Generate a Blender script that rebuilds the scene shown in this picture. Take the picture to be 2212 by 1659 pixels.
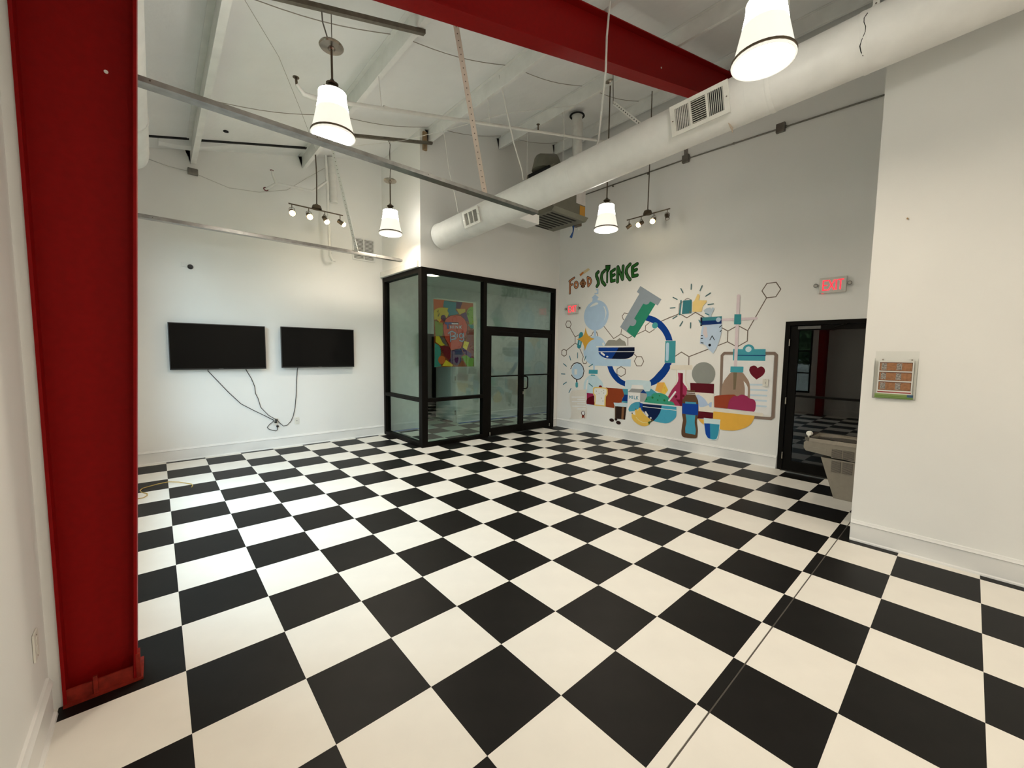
import bpy, bmesh, math, random
from mathutils import Vector, Matrix
from mathutils.geometry import delaunay_2d_cdt
random.seed(7)
for o_ in list(bpy.data.objects): bpy.data.objects.remove(o_, do_unlink=True)
SC = bpy.context.scene
COL = SC.collection
# ------------------------------------------------------------------ camera
CAM_LOC = Vector((-0.0488, -3.047, 1.6707))
YAW, PITCH, ROLL = 0.7224, -0.0780, 0.0122
cam_d = bpy.data.cameras.new('camera'); cam = bpy.data.objects.new('camera', cam_d); COL.objects.link(cam)
fwd = Vector((math.sin(YAW)*math.cos(PITCH), math.cos(YAW)*math.cos(PITCH), math.sin(PITCH)))
rt = Vector((math.cos(YAW), -math.sin(YAW), 0)); up = rt.cross(fwd)
r2 = rt*math.cos(ROLL) + up*math.sin(ROLL); u2 = -rt*math.sin(ROLL) + up*math.cos(ROLL)
mw = Matrix((r2, u2, -fwd)).transposed().to_4x4(); mw.translation = CAM_LOC
cam.matrix_world = mw
cam_d.sensor_fit = 'HORIZONTAL'; cam_d.sensor_width = 36.0; cam_d.lens = 872.44/2212*36.0
cam_d.clip_start = 0.02; cam_d.clip_end = 200
SC.camera = cam
# ------------------------------------------------------------------ world, daylight, exposure
W = bpy.data.worlds.new('overcast_sky'); SC.world = W; W.use_nodes = True
bg = W.node_tree.nodes['Background']; bg.inputs[0].default_value = (0.66, 0.85, 1.0, 1); bg.inputs[1].default_value = 8.2
SC.view_settings.view_transform = 'Standard'; SC.view_settings.look = 'None'
SC.view_settings.exposure = 0.66; SC.view_settings.gamma = 1.0; SC.view_settings.use_curve_mapping = False
def portal(loc, sx, sy, rot):
    l = bpy.data.lights.new('window_portal', 'AREA'); l.shape = 'RECTANGLE'; l.size = sx; l.size_y = sy
    l.cycles.is_portal = True
    ob = bpy.data.objects.new('window_portal', l); ob.location = loc; ob.rotation_euler = rot; COL.objects.link(ob)
portal((-0.56, 1.75, 1.9), 2.6, 3.5, (0, -math.pi/2, 0))
LAMP_COL = (1.0, 0.87, 0.70)
LAMP_DISC = 84.0
LAMP_SHADE = 0.50
SPOT_COL = (1.0, 0.66, 0.36)
SPOT_W = 7.0
# ------------------------------------------------------------------ materials
def lin(c):
    return tuple((v/12.92 if v <= 0.04045 else ((v+0.055)/1.055)**2.4) for v in c)
def hexl(h):
    return lin(tuple(int(h[i:i+2], 16)/255 for i in (1, 3, 5)))
MATS = {}
def mat(name, col, rough=0.6, metal=0.0, spec=0.5, noise=None, bump=None, emit=None, estr=0.0):
    """noise=(scale, amount): procedural tint variation; bump=(scale, strength, distance)"""
    if name in MATS: return MATS[name]
    m = bpy.data.materials.new(name); m.use_nodes = True; MATS[name] = m
    nt = m.node_tree; b = nt.nodes['Principled BSDF']
    c = hexl(col) if isinstance(col, str) else col
    b.inputs['Base Color'].default_value = (*c, 1); b.inputs['Roughness'].default_value = rough
    b.inputs['Metallic'].default_value = metal; b.inputs['Specular IOR Level'].default_value = spec
    tc = nt.nodes.new('ShaderNodeTexCoord')
    n = noise or (9.0, 0.06)
    nz = nt.nodes.new('ShaderNodeTexNoise'); nz.inputs['Scale'].default_value = n[0]; nz.inputs['Detail'].default_value = 4
    nt.links.new(tc.outputs['Object'], nz.inputs['Vector'])
    rp = nt.nodes.new('ShaderNodeMapRange'); rp.inputs[1].default_value = 0.3; rp.inputs[2].default_value = 0.7
    rp.inputs[3].default_value = 1-n[1]; rp.inputs[4].default_value = 1+n[1]
    nt.links.new(nz.outputs['Fac'], rp.inputs[0])
    mx = nt.nodes.new('ShaderNodeVectorMath'); mx.operation = 'SCALE'; mx.inputs[0].default_value = c
    nt.links.new(rp.outputs[0], mx.inputs['Scale']); nt.links.new(mx.outputs[0], b.inputs['Base Color'])
    if bump:
        n2 = nt.nodes.new('ShaderNodeTexNoise'); n2.inputs['Scale'].default_value = bump[0]; n2.inputs['Detail'].default_value = 5
        nt.links.new(tc.outputs['Object'], n2.inputs['Vector'])
        bp = nt.nodes.new('ShaderNodeBump'); bp.inputs['Strength'].default_value = bump[1]; bp.inputs['Distance'].default_value = bump[2]
        nt.links.new(n2.outputs['Fac'], bp.inputs['Height']); nt.links.new(bp.outputs[0], b.inputs['Normal'])
    if emit:
        b.inputs['Emission Color'].default_value = (*emit, 1); b.inputs['Emission Strength'].default_value = estr
    return m
def glass_mat(name, tint, ior=1.5, rough=0.0):
    if name in MATS: return MATS[name]
    m = bpy.data.materials.new(name); m.use_nodes = True; MATS[name] = m
    nt = m.node_tree; nt.nodes.clear()
    out = nt.nodes.new('ShaderNodeOutputMaterial'); mx = nt.nodes.new('ShaderNodeMixShader')
    tr = nt.nodes.new('ShaderNodeBsdfTransparent'); tr.inputs[0].default_value = (*tint, 1)
    gl = nt.nodes.new('ShaderNodeBsdfGlossy'); gl.inputs['Roughness'].default_value = rough
    lw = nt.nodes.new('ShaderNodeLayerWeight')                 # Schlick reflectance, the same from both sides of the pane
    pw = nt.nodes.new('ShaderNodeMath'); pw.operation = 'POWER'; pw.inputs[1].default_value = 5.0
    r0 = ((ior-1)/(ior+1))**2
    ma = nt.nodes.new('ShaderNodeMath'); ma.operation = 'MULTIPLY_ADD'; ma.inputs[1].default_value = 1-r0; ma.inputs[2].default_value = r0
    nt.links.new(lw.outputs['Facing'], pw.inputs[0]); nt.links.new(pw.outputs[0], ma.inputs[0]); nt.links.new(ma.outputs[0], mx.inputs[0])
    nt.links.new(tr.outputs[0], mx.inputs[1]); nt.links.new(gl.outputs[0], mx.inputs[2])
    nt.links.new(mx.outputs[0], out.inputs[0])
    return m
WALL = mat('wall_paint', (0.84, 0.835, 0.81), 0.55, bump=(180, 0.12, 0.002), noise=(1.2, 0.02))
TRIM = mat('trim_paint', (0.80, 0.795, 0.775), 0.35, noise=(3, 0.03))
CEIL = mat('ceiling_vinyl', (0.82, 0.825, 0.815), 0.5, bump=(5, 0.35, 0.03), noise=(2, 0.03))
PURL = mat('white_steel', (0.80, 0.795, 0.77), 0.45, noise=(6, 0.05))
RED = mat('red_paint', (0.25, 0.0036, 0.0036), 0.55, spec=0.10, noise=(30, 0.06), bump=(220, 0.08, 0.001))
REDR = mat('rusty_red_paint', (0.22, 0.018, 0.01), 0.6, spec=0.15, noise=(25, 0.3))
BLACKT = mat('black_floor_paint', (0.0050, 0.0044, 0.0040), 0.45, spec=0.17, noise=(7, 0.30), bump=(60, 0.10, 0.001))
WHITET = mat('white_floor_paint', (0.80, 0.765, 0.70), 0.42, spec=0.35, noise=(5, 0.025), bump=(60, 0.10, 0.001))
SLAB = mat('concrete_joint', (0.10, 0.09, 0.08), 0.9)
GALV = mat('galvanised_steel', (0.36, 0.35, 0.33), 0.30, 0.9, noise=(14, 0.18))
DKMET = mat('dark_strut_metal', (0.16, 0.14, 0.11), 0.5, 0.6, noise=(20, 0.2))
BRONZE = mat('dark_bronze_aluminium', (0.0055, 0.0045, 0.0035), 0.5, 0.0, spec=0.08, noise=(10, 0.15))
NICK = mat('brushed_nickel', (0.36, 0.31, 0.26), 0.25, 0.95, noise=(20, 0.1))
BRZ2 = mat('aged_bronze', (0.13, 0.10, 0.07), 0.38, 0.8, noise=(20, 0.15))
DUCT = mat('duct_white_paint', (0.88, 0.87, 0.84), 0.45, noise=(6, 0.04), bump=(40, 0.18, 0.003))
PIPE = mat('pipe_white_paint', (0.76, 0.75, 0.71), 0.45, noise=(12, 0.05))
BLKP = mat('black_plastic', (0.010, 0.010, 0.010), 0.35)
SCREEN = mat('tv_screen', (0.002, 0.002, 0.002), 0.10, spec=0.16, noise=(3, 0.1))
DARK = mat('dark_void', (0.004, 0.004, 0.004), 0.9)
PLATE = mat('ivory_plastic', (0.75, 0.73, 0.66), 0.4)
CABLE = mat('black_cable', (0.012, 0.012, 0.012), 0.5)
GCABLE = mat('grey_conduit', (0.20, 0.185, 0.16), 0.4, 0.7, noise=(20, 0.15))
TAN = mat('fountain_tan_steel', (0.25, 0.222, 0.18), 0.38, 0.35, noise=(30, 0.05))
STEEL = mat('stainless_steel', (0.42, 0.39, 0.34), 0.22, 0.95, noise=(25, 0.08))
GLASS = glass_mat('storefront_glass', (0.82, 0.91, 0.88), 1.75)
GLASSC = glass_mat('clear_pane', (0.93, 0.96, 0.95))
ACRYL = glass_mat('clear_acrylic', (0.975, 0.98, 0.975), 1.25)
# ------------------------------------------------------------------ mesh helpers
class MB:
    def __init__(s): s.v = []; s.f = []; s.mi = []; s.cur = 0
    def add(s, vs, fs):
        b = len(s.v); s.v += [tuple(v) for v in vs]; s.f += [tuple(b+i for i in f) for f in fs]; s.mi += [s.cur]*len(fs); return s
    def box(s, x0, x1, y0, y1, z0, z1):
        return s.add([(x0,y0,z0),(x1,y0,z0),(x1,y1,z0),(x0,y1,z0),(x0,y0,z1),(x1,y0,z1),(x1,y1,z1),(x0,y1,z1)],
                     [(3,2,1,0),(4,5,6,7),(0,1,5,4),(1,2,6,5),(2,3,7,6),(3,0,4,7)])
    def bev(s, x0, x1, y0, y1, z0, z1, b):
        bm = bmesh.new(); bmesh.ops.create_cube(bm, size=1)
        for v in bm.verts: v.co = Vector(((x0+x1)/2+v.co.x*(x1-x0), (y0+y1)/2+v.co.y*(y1-y0), (z0+z1)/2+v.co.z*(z1-z0)))
        bmesh.ops.bevel(bm, geom=bm.edges[:], offset=b, segments=2, affect='EDGES', profile=0.7)
        bm.verts.index_update(); s.add([v.co for v in bm.verts], [[v.index for v in f.verts] for f in bm.faces]); bm.free(); return s
    def prism(s, poly, axis, a, b):
        n = len(poly)
        def P(p, t):
            return (t, p[0], p[1]) if axis == 'x' else ((p[0], t, p[1]) if axis == 'y' else (p[0], p[1], t))
        vs = [P(p, a) for p in poly] + [P(p, b) for p in poly]
        return s.add(vs, [tuple(range(n))[::-1], tuple(range(n, 2*n))] + [(i, (i+1) % n, n+(i+1) % n, n+i) for i in range(n)])
    def ring(s, rings, close=True, cap=True):
        n = len(rings[0]); vs = [p for r in rings for p in r]; fs = []
        for k in range(len(rings)-1):
            for i in range(n): fs.append((k*n+i, k*n+(i+1) % n, (k+1)*n+(i+1) % n, (k+1)*n+i))
        if cap: fs.append(tuple(range(n))[::-1]); fs.append(tuple((len(rings)-1)*n+i for i in range(n)))
        return s.add(vs, fs)
    def tube(s, pts, r, n=8, cap=True):
        pts = [Vector(p) for p in pts]; rs = []; ref = None
        for i, p in enumerate(pts):
            t = (pts[min(i+1, len(pts)-1)] - pts[max(i-1, 0)]).normalized()
            if ref is None: ref = t.orthogonal().normalized()
            a = (ref - t*ref.dot(t)).normalized(); ref = a; b = t.cross(a)
            rr = r[i] if isinstance(r, (list, tuple)) else r
            rs.append([p + (a*math.cos(2*math.pi*k/n) + b*math.sin(2*math.pi*k/n))*rr for k in range(n)])
        return s.ring(rs, cap=cap)
    def cyl(s, p0, p1, r0, r1=None, n=16):
        return s.tube([p0, p1], [r0, r0 if r1 is None else r1], n)
    def lathe(s, prof, c, n=24, cap=False):
        rs = [[(c[0]+r*math.cos(2*math.pi*k/n), c[1]+r*math.sin(2*math.pi*k/n), c[2]+z) for k in range(n)] for r, z in prof]
        return s.ring(rs, cap=cap)
    def disc(s, c, r, nrm=(0,0,1), n=20):
        nv = Vector(nrm).normalized(); a = nv.orthogonal().normalized(); b = nv.cross(a); c = Vector(c)
        return s.add([c+(a*math.cos(2*math.pi*k/n)+b*math.sin(2*math.pi*k/n))*r for k in range(n)], [tuple(range(n))])
    def torus(s, c, R, r, n=28, m=8):
        rs = []
        for i in range(n):
            a = 2*math.pi*i/n
            rs.append([(c[0]+(R+r*math.cos(2*math.pi*j/m))*math.cos(a), c[1]+(R+r*math.cos(2*math.pi*j/m))*math.sin(a), c[2]+r*math.sin(2*math.pi*j/m)) for j in range(m)])
        vs = [p for q in rs for p in q]; fs = [(i*m+j, ((i+1) % n)*m+j, ((i+1) % n)*m+(j+1) % m, i*m+(j+1) % m) for i in range(n) for j in range(m)]
        return s.add(vs, fs)
    def frame(s, M):
        """transform everything collected so far by a matrix"""
        s.v = [tuple(M @ Vector(v)) for v in s.v]; return s
def build(mb, name, mats, parent=None, smooth=False, origin=None, local=False):
    if not isinstance(mats, (list, tuple)): mats = [mats]
    o = Vector((0,0,0))
    if parent is not None and not local: o = Vector(parent.get('_o', (0,0,0)))
    elif origin is not None: o = Vector(origin)
    me = bpy.data.meshes.new(name); me.from_pydata([Vector(v)-o for v in mb.v], [], mb.f)
    for m in mats: me.materials.append(m)
    if len(mats) > 1: me.polygons.foreach_set('material_index', mb.mi)
    if smooth:
        me.polygons.foreach_set('use_smooth', [True]*len(me.polygons))
        try: me.set_sharp_from_angle(angle=math.radians(40))
        except Exception: pass
    me.update()
    ob = bpy.data.objects.new(name, me); COL.objects.link(ob)
    if parent is not None: ob.parent = parent; ob['_o'] = list(parent.get('_o', (0,0,0)))
    elif origin is not None: ob.location = o; ob['_o'] = list(o)
    return ob
def thing(name, label, cat, loc=(0,0,0), group=None, kind=None):
    e = bpy.data.objects.new(name, None); COL.objects.link(e); e.empty_display_size = 0.1
    e.location = loc; e['_o'] = list(loc)
    return tag(e, label, cat, group, kind)
def tag(ob, label=None, cat=None, group=None, kind=None):
    if label: ob['label'] = label
    if cat: ob['category'] = cat
    if group: ob['group'] = group
    if kind: ob['kind'] = kind
    return ob
def struct(name, mb, m, label=None, cat=None, parent=None):
    ob = build(mb, name, m, parent)
    if parent is None: tag(ob, label, cat, None, 'structure')
    return ob
MURAL = [('molecule',[["s","#5d5348",0.0171,[2.9137,2.3756,2.8239,2.3711,2.7907,2.2987,2.8258,2.2292,2.9137,2.2357,2.9496,2.3056,2.9137,2.3756]]]),
('molecule',[["s","#5d5348",0.0169,[2.8258,2.2292,2.6697,2.0203,2.6655,1.8871,2.9092,1.729]]]),
('molecule',[["s","#5d5348",0.0168,[2.6697,2.0203,2.5708,2.0648]]]),
('molecule',[["s","#5d5348",0.0169,[2.6655,1.8871,2.6042,1.86]]]),
('molecule',[["s","#5d5348",0.0175,[2.9844,1.7561,2.909,1.7241,2.9063,1.6326,2.9756,1.5994,3.05,1.639,3.0481,1.7235,2.9844,1.7561]]]),
('molecule',[["s","#5d5348",0.0167,[2.5313,1.7617,2.4314,1.5968,2.4643,1.5219,2.4228,1.4532,2.3549,1.4552,2.3312,1.4942]]]),
('molecule',[["s","#5d5348",0.0161,[2.2785,2.0274,2.2319,2.0415,2.1878,2.1154,2.1046,2.1129,2.0692,2.0407,2.0918,2.0085]]]),
('molecule',[["s","#5d5348",0.0152,[1.9284,2.2246,1.6847,1.9687,1.5207,2.0562,1.3601,1.9728,1.3538,1.8126]]]),
('molecule',[["s","#5d5348",0.0152,[1.5207,2.0562,1.5033,2.1584]]]),
('molecule',[["s","#5d5348",0.0149,[1.3601,1.9728,1.2774,2.0058]]]),
('molecule',[["s","#5d5348",0.0145,[1.17,2.0416,0.9944,2.1108,0.9949,2.1937,0.9164,2.2501]]]),
('molecule',[["s","#5d5348",0.0144,[0.9944,2.1108,0.9114,2.0643,0.8169,2.1208]]]),
('molecule',[["s","#5d5348",0.0151,[1.3737,2.4374,1.4548,2.4592,1.5062,2.401,1.474,2.3294]]]),
('molecule',[["s","#5d5348",0.0137,[0.682,2.265,0.5021,2.3321]]]),
('molecule',[["s","#5d5348",0.0147,[1.209,1.6675,1.1528,1.6201,1.0536,1.6217,1.0047,1.5345,1.0495,1.4489,1.1488,1.4456,1.2036,1.5337,1.1528,1.6201]]]),
('molecule',[["s","#5d5348",0.0154,[1.4929,1.4195,1.3962,1.3734,1.3924,1.2775,1.4854,1.2245,1.5787,1.2656,1.5825,1.3662,1.4929,1.4195]]]),
('molecule',[["s","#5d5348",0.0143,[-0.3653,2.1036,-0.4542,2.0514,-0.4565,1.8818,-0.3148,1.8227]]]),
('molecule',[["s","#5d5348",0.0142,[-0.4565,1.8818,-0.5743,1.815]]]),
('molecule',[["s","#5d5348",0.0141,[-0.4542,2.0514,-0.5709,2.1182]]]),
('molecule',[["s","#5d5348",0.0139,[-0.6069,2.1271,-0.7421,2.0475,-0.7445,1.8888,-0.6172,1.8096]]]),
('molecule',[["s","#5d5348",0.0133,[-0.7421,2.0475,-0.972,2.5254]]]),
('molecule',[["s","#5d5348",0.0131,[-0.9661,2.7366,-1.0847,2.7383,-1.1486,2.6327,-1.0909,2.529,-0.972,2.5254,-0.9054,2.6329,-0.9661,2.7366]]]),
('molecule',[["s","#5d5348",0.0154,[0.3955,1.6402,0.2887,1.7128,0.1528,1.6352,-0.1587,1.7615]]]),
('molecule',[["s","#5d5348",0.0155,[0.1528,1.6352,0.1489,1.4893]]]),
('molecule',[["s","#5d5348",0.0156,[0.6816,2.2647,0.358,2.3753]]]),
('molecule',[["s","#5d5348",0.0151,[0.3316,2.3629,0.2196,2.2965,0.0776,2.3807,-0.071,2.2886]]]),
('round_flask',[["p","#90a4b1",[2.1505,3.0099,2.0898,2.9886,2.0861,2.883,2.1812,2.8924,2.1818,2.9072,2.1143,2.9136,2.1158,2.9548,2.1489,2.9656]],["p","#90a4b1",[2.1682,2.8867,2.0745,2.8117,2.0848,2.806,2.0953,2.8001,2.101,2.7921,2.1006,2.7718,2.0951,2.7503,2.0897,2.7295,2.2371,2.742,2.2244,2.8033,2.2547,2.8209]],["e","#90a4b1",2.1311,2.4524,0.3122,0.3072],["p","#b9bab2",[2.2989,2.6305,2.2788,2.6496,2.2582,2.6692,2.2352,2.6853,2.2071,2.6984,2.1758,2.7086,2.1439,2.7149,2.126,2.7144,2.1072,2.7101,2.0889,2.7059,2.0789,2.6802,2.1115,2.6714,2.1452,2.6623,2.1785,2.6541,2.2177,2.6459,2.2588,2.6381]],["p","#b9bab2",[1.957,2.6268,1.9414,2.5996,1.9254,2.5716,1.9134,2.5438,1.9038,2.51,1.8977,2.475,1.8974,2.4413,1.9061,2.4005,1.9209,2.3596,1.9354,2.3198,1.9166,2.3545,1.8973,2.3901,1.8828,2.426,1.8763,2.4539,1.874,2.4835,1.8772,2.5124,1.8894,2.5474,1.9074,2.5827,1.9249,2.6171]],["p","#90a4b1",[2.18,2.1601,2.1153,2.1579,2.1104,2.0163,2.1751,2.0177]],["e","#93a8b9",2.1373,1.7279,0.2962,0.3048],["p","#93a8b9",[2.3102,1.556,1.2757,1.5668,1.278,1.4274,2.1919,1.4189]],["p","#93a8b9",[2.168,1.4302,2.1233,1.4316,2.1199,1.3337,2.1646,1.3319]],["p","#b9bab2",[1.9603,1.8734,1.9257,1.9024,1.8881,1.8435,1.9317,1.8216]]]),
('test_tube',[["s","#2f7276",0.1088,[2.5057,2.0709,2.5531,1.8239]],["s","#86a9ab",0.031,[2.5324,1.9215,2.5385,1.8626]]]),
('gold_star',[["p","#b08532",[2.3899,2.2204,2.3822,2.1898,2.3743,2.1583,2.3638,2.1282,2.3516,2.1015,2.3364,2.0748,2.3173,2.051,2.2947,2.0318,2.2678,2.0149,2.2399,2.001,2.2096,1.9897,2.1771,1.9808,2.1457,1.9722,2.1766,1.9622,2.2085,1.9518,2.2378,1.9391,2.2645,1.9231,2.2897,1.9042,2.3117,1.8839,2.3294,1.8627,2.3446,1.8392,2.3573,1.8155,2.3704,1.7847,2.3817,1.7522,2.3927,1.7205,2.402,1.7546,2.4116,1.7897,2.4233,1.8234,2.4348,1.8498,2.4491,1.8764,2.4668,1.9007,2.4837,1.9169,2.5046,1.9314,2.5272,1.9431,2.5592,1.9546,2.5939,1.9637,2.6279,1.9726,2.5912,1.9813,2.5536,1.9902,2.5192,2.0018,2.4942,2.014,2.4709,2.0292,2.452,2.0465,2.4343,2.0699,2.4203,2.0959,2.4098,2.122,2.4012,2.1541,2.3955,2.1878]]]),
('microscope',[["p","#082f6a",[0.944,2.3869,0.9089,2.3762,0.873,2.3651,0.8389,2.353,0.8136,2.3421,0.7882,2.3293,0.7647,2.3155,0.7263,2.2908,0.6882,2.2641,0.6541,2.2355,0.6176,2.1982,0.5832,2.1576,0.5527,2.1167,0.5285,2.0795,0.5065,2.04,0.4872,2.0008,0.476,1.9726,0.4667,1.943,0.4577,1.9142,0.5785,1.9159,0.5877,1.9396,0.5971,1.964,0.6079,1.9871,0.6248,2.0171,0.6438,2.0472,0.6647,2.0752,0.6934,2.1072,0.7255,2.1387,0.7583,2.168,0.7874,2.1925,0.8191,2.2164,0.8523,2.2364,0.9008,2.2578,0.9529,2.2763,1.004,2.2944]],["p","#082f6a",[0.457,1.5198,0.4657,1.484,0.4746,1.447,0.4866,1.4121,0.505,1.3745,0.5273,1.337,0.5513,1.3018,0.5769,1.2687,0.6058,1.236,0.6356,1.2054,0.6596,1.1826,0.6861,1.1605,0.7139,1.1415,0.7541,1.1201,0.7976,1.1007,0.8402,1.0817,0.8778,1.1755,0.8487,1.1989,0.8189,1.2228,0.7916,1.2472,0.7646,1.2759,0.7384,1.3064,0.7132,1.3359,0.6871,1.3644,0.6603,1.3937,0.6362,1.4231,0.6158,1.4533,0.5968,1.4854,0.5784,1.5165]],["p","#082f6a",[1.8137,1.417,1.7986,1.3801,1.7831,1.3422,1.7651,1.3067,1.741,1.2694,1.7134,1.2327,1.6839,1.1989,1.6529,1.1681,1.6185,1.1385,1.5829,1.1123,1.5522,1.0937,1.5187,1.0773,1.485,1.0636,1.4505,1.0525,1.4142,1.0434,1.3792,1.0346,1.3789,1.1341,1.4124,1.1459,1.4472,1.1581,1.4787,1.1735,1.5099,1.1968,1.539,1.224,1.5667,1.2512,1.5939,1.2762,1.6214,1.3027,1.6452,1.3304,1.6629,1.3592,1.6777,1.3906,1.6922,1.4211]],["p","#747c7e",[1.1304,2.9356,0.6989,2.6525,0.7643,2.5483,0.815,2.5757,1.2105,1.9742,1.5424,2.1908,1.1472,2.793,1.2023,2.8362]],["p","#246950",[0.921,2.6355,0.8121,2.5742,1.2105,1.9742,1.3927,2.1085,1.322,2.214,1.2966,2.2082,1.2705,2.2022,1.2462,2.2027,1.2265,2.2115,1.2103,2.2262,1.1982,2.2429,1.192,2.2597,1.19,2.2786,1.188,2.2969,1.2362,2.3402,1.0568,2.6071,1.0395,2.5984,1.0217,2.5895,1.0038,2.5843,0.9858,2.5837,0.968,2.5867,0.9528,2.5934,0.9401,2.6053,0.9304,2.6207]],["p","#35777a",[0.591,1.9089,0.4001,1.9093,0.3931,1.5213,0.5897,1.5204]],["s","#93aab5",0.0566,[0.5459,1.852,0.5449,1.5813]],["e","#3a7b78",0.8056,2.1925,0.0565,0.0565],["p","#a3b4c9",[1.3853,1.123,1.3784,1.1408,1.3653,1.1568,1.3477,1.1644,1.1884,1.1756,1.0289,1.1785,0.879,1.1754,0.8632,1.1713,0.8496,1.1611,0.8423,1.1479,0.8366,1.1054,0.8375,1.0608,0.8418,1.0174,0.8458,1.0071,0.8534,0.9973,0.8609,0.9879,0.8912,0.9841,0.9226,0.9801,0.953,0.9805,0.9676,0.9876,0.9808,0.9992,0.9957,1.0055,1.0753,1.0066,1.159,1.0025,1.2415,0.9963,1.2523,0.9931,1.2631,0.9876,1.274,0.9841,1.2997,0.9813,1.3264,0.9804,1.3518,0.983,1.3642,0.9873,1.3749,0.9952,1.3807,1.0054,1.3877,1.0437,1.3897,1.0841]]]),
('weighing_bowl',[["p","#767468",[1.8963,1.8259,1.8803,1.8504,1.8639,1.8755,1.8461,1.8987,1.832,1.9158,1.8156,1.932,1.7953,1.9416,1.7506,1.9461,1.7035,1.9438,1.6582,1.9396,1.6465,1.937,1.6351,1.9323,1.624,1.9277,1.5425,1.979,1.5234,1.9631,1.5037,1.9468,1.4831,1.9328,1.4634,1.9258,1.442,1.9206,1.4253,1.911,1.407,1.884,1.3941,1.8535,1.3815,1.8238]],["s","#c9cbc6",0.0234,[2.0904,1.8103,1.2149,1.8135]],["p","#0a2f6b",[2.0441,1.7923,1.5604,1.7947,1.6076,1.7175,2.0413,1.7134]],["p","#060e22",[1.5604,1.7947,1.2065,1.7984,1.2034,1.7213,1.6076,1.7175]],["p","#0a2f6b",[2.0408,1.6985,1.6155,1.7046,1.7125,1.5678,1.7583,1.5695,1.806,1.5713,1.852,1.5768,1.8889,1.5859,1.9258,1.599,1.9601,1.6148,1.9838,1.6293,2.0057,1.6471,2.0251,1.6659,2.0319,1.6759,2.0364,1.6874]],["p","#060e22",[1.6155,1.7046,1.2029,1.7089,1.211,1.6877,1.2194,1.6658,1.2316,1.6466,1.2514,1.6282,1.2753,1.6122,1.3007,1.5997,1.3358,1.5866,1.3738,1.5765,1.412,1.571,1.5091,1.567,1.6113,1.5674,1.7125,1.5678]],["s","#c4cbd0",0.0096,[2.0411,1.706,1.2031,1.7145]],["s","#c4cbd0",0.0383,[1.9679,1.6843,1.8985,1.6422]],["e","#c4cbd0",1.8215,1.6096,0.028,0.0161]]),
('magnifying_glass',[["e","#97abba",2.5819,1.2847,0.1607,0.1697],["s","#15161a",0.0186,[2.7713,1.3278,2.7462,1.3877,2.6823,1.4468,2.5978,1.4681,2.5013,1.4473,2.4302,1.3796,2.404,1.2954,2.4241,1.1936,2.491,1.1275,2.5861,1.0985,2.6828,1.1326,2.7526,1.1928]],["p","#b6b6ac",[2.6683,1.3238,2.5933,1.3267,2.5896,1.2088,2.6646,1.2051]],["s","#15161a",0.0347,[2.5941,1.0949,2.5924,1.0428]],["s","#3f8083",0.0727,[2.5914,1.0112,2.5898,0.9606]]]),
('ray_mark',[["s","#33626a",0.0207,[2.8152,1.6061,2.7772,1.5191]]]),
('ray_mark',[["s","#33626a",0.0203,[2.5885,1.6798,2.585,1.5703]]]),
('ray_mark',[["s","#33626a",0.02,[2.3602,1.6128,2.3959,1.5229]]]),
('ray_mark',[["s","#33626a",0.021,[2.9857,1.4333,2.8987,1.3794]]]),
('ray_mark',[["s","#33626a",0.0211,[3.0439,1.2028,2.9361,1.2031]]]),
('ray_mark',[["s","#33626a",0.0212,[2.8882,1.024,2.9786,0.9693]]]),
('ray_mark',[["s","#33626a",0.021,[2.7518,0.893,2.8075,0.7999]]]),
('ray_mark',[["s","#33626a",0.0197,[2.2723,1.3928,2.1778,1.4461]]]),
('water_jug',[["p","#a0b3c3",[2.2417,1.2182,2.1922,1.228,2.1401,1.23,2.092,1.2226,2.0598,1.2056,2.0331,1.1797,2.0071,1.1549,1.9814,1.1373,1.9548,1.1194,1.9327,1.0995,1.9186,1.0796,1.9085,1.0572,1.9034,1.0343,1.9009,0.973,1.9033,0.9094,1.9057,0.8476,2.3918,0.8062,2.3955,0.8729,2.3993,0.9416,2.3985,1.0084,2.3941,1.0377,2.385,1.0676,2.3721,1.0955,2.3567,1.1185,2.337,1.1404,2.3162,1.1606,2.2942,1.1828,2.27,1.2043]],["p","#c0c4c2",[2.3142,1.099,2.3042,1.1089,2.2902,1.1167,2.2766,1.1243,2.2834,1.0884,2.2903,1.0514,2.296,1.0153,2.3004,0.9743,2.3039,0.932,2.3072,0.8908,2.3458,0.8878,2.3457,0.9289,2.3456,0.9712,2.3422,1.0122,2.3365,1.0415,2.3274,1.0713]],["p","#357c83",[2.274,1.3285,2.0444,1.3332,2.0469,1.2475,2.2768,1.2441]],["p","#357c83",[2.2174,1.227,2.107,1.2279,2.11,1.2066,2.2223,1.2039]],["s","#33626a",0.0198,[2.2603,1.0361,2.1675,0.9812]]]),
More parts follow.
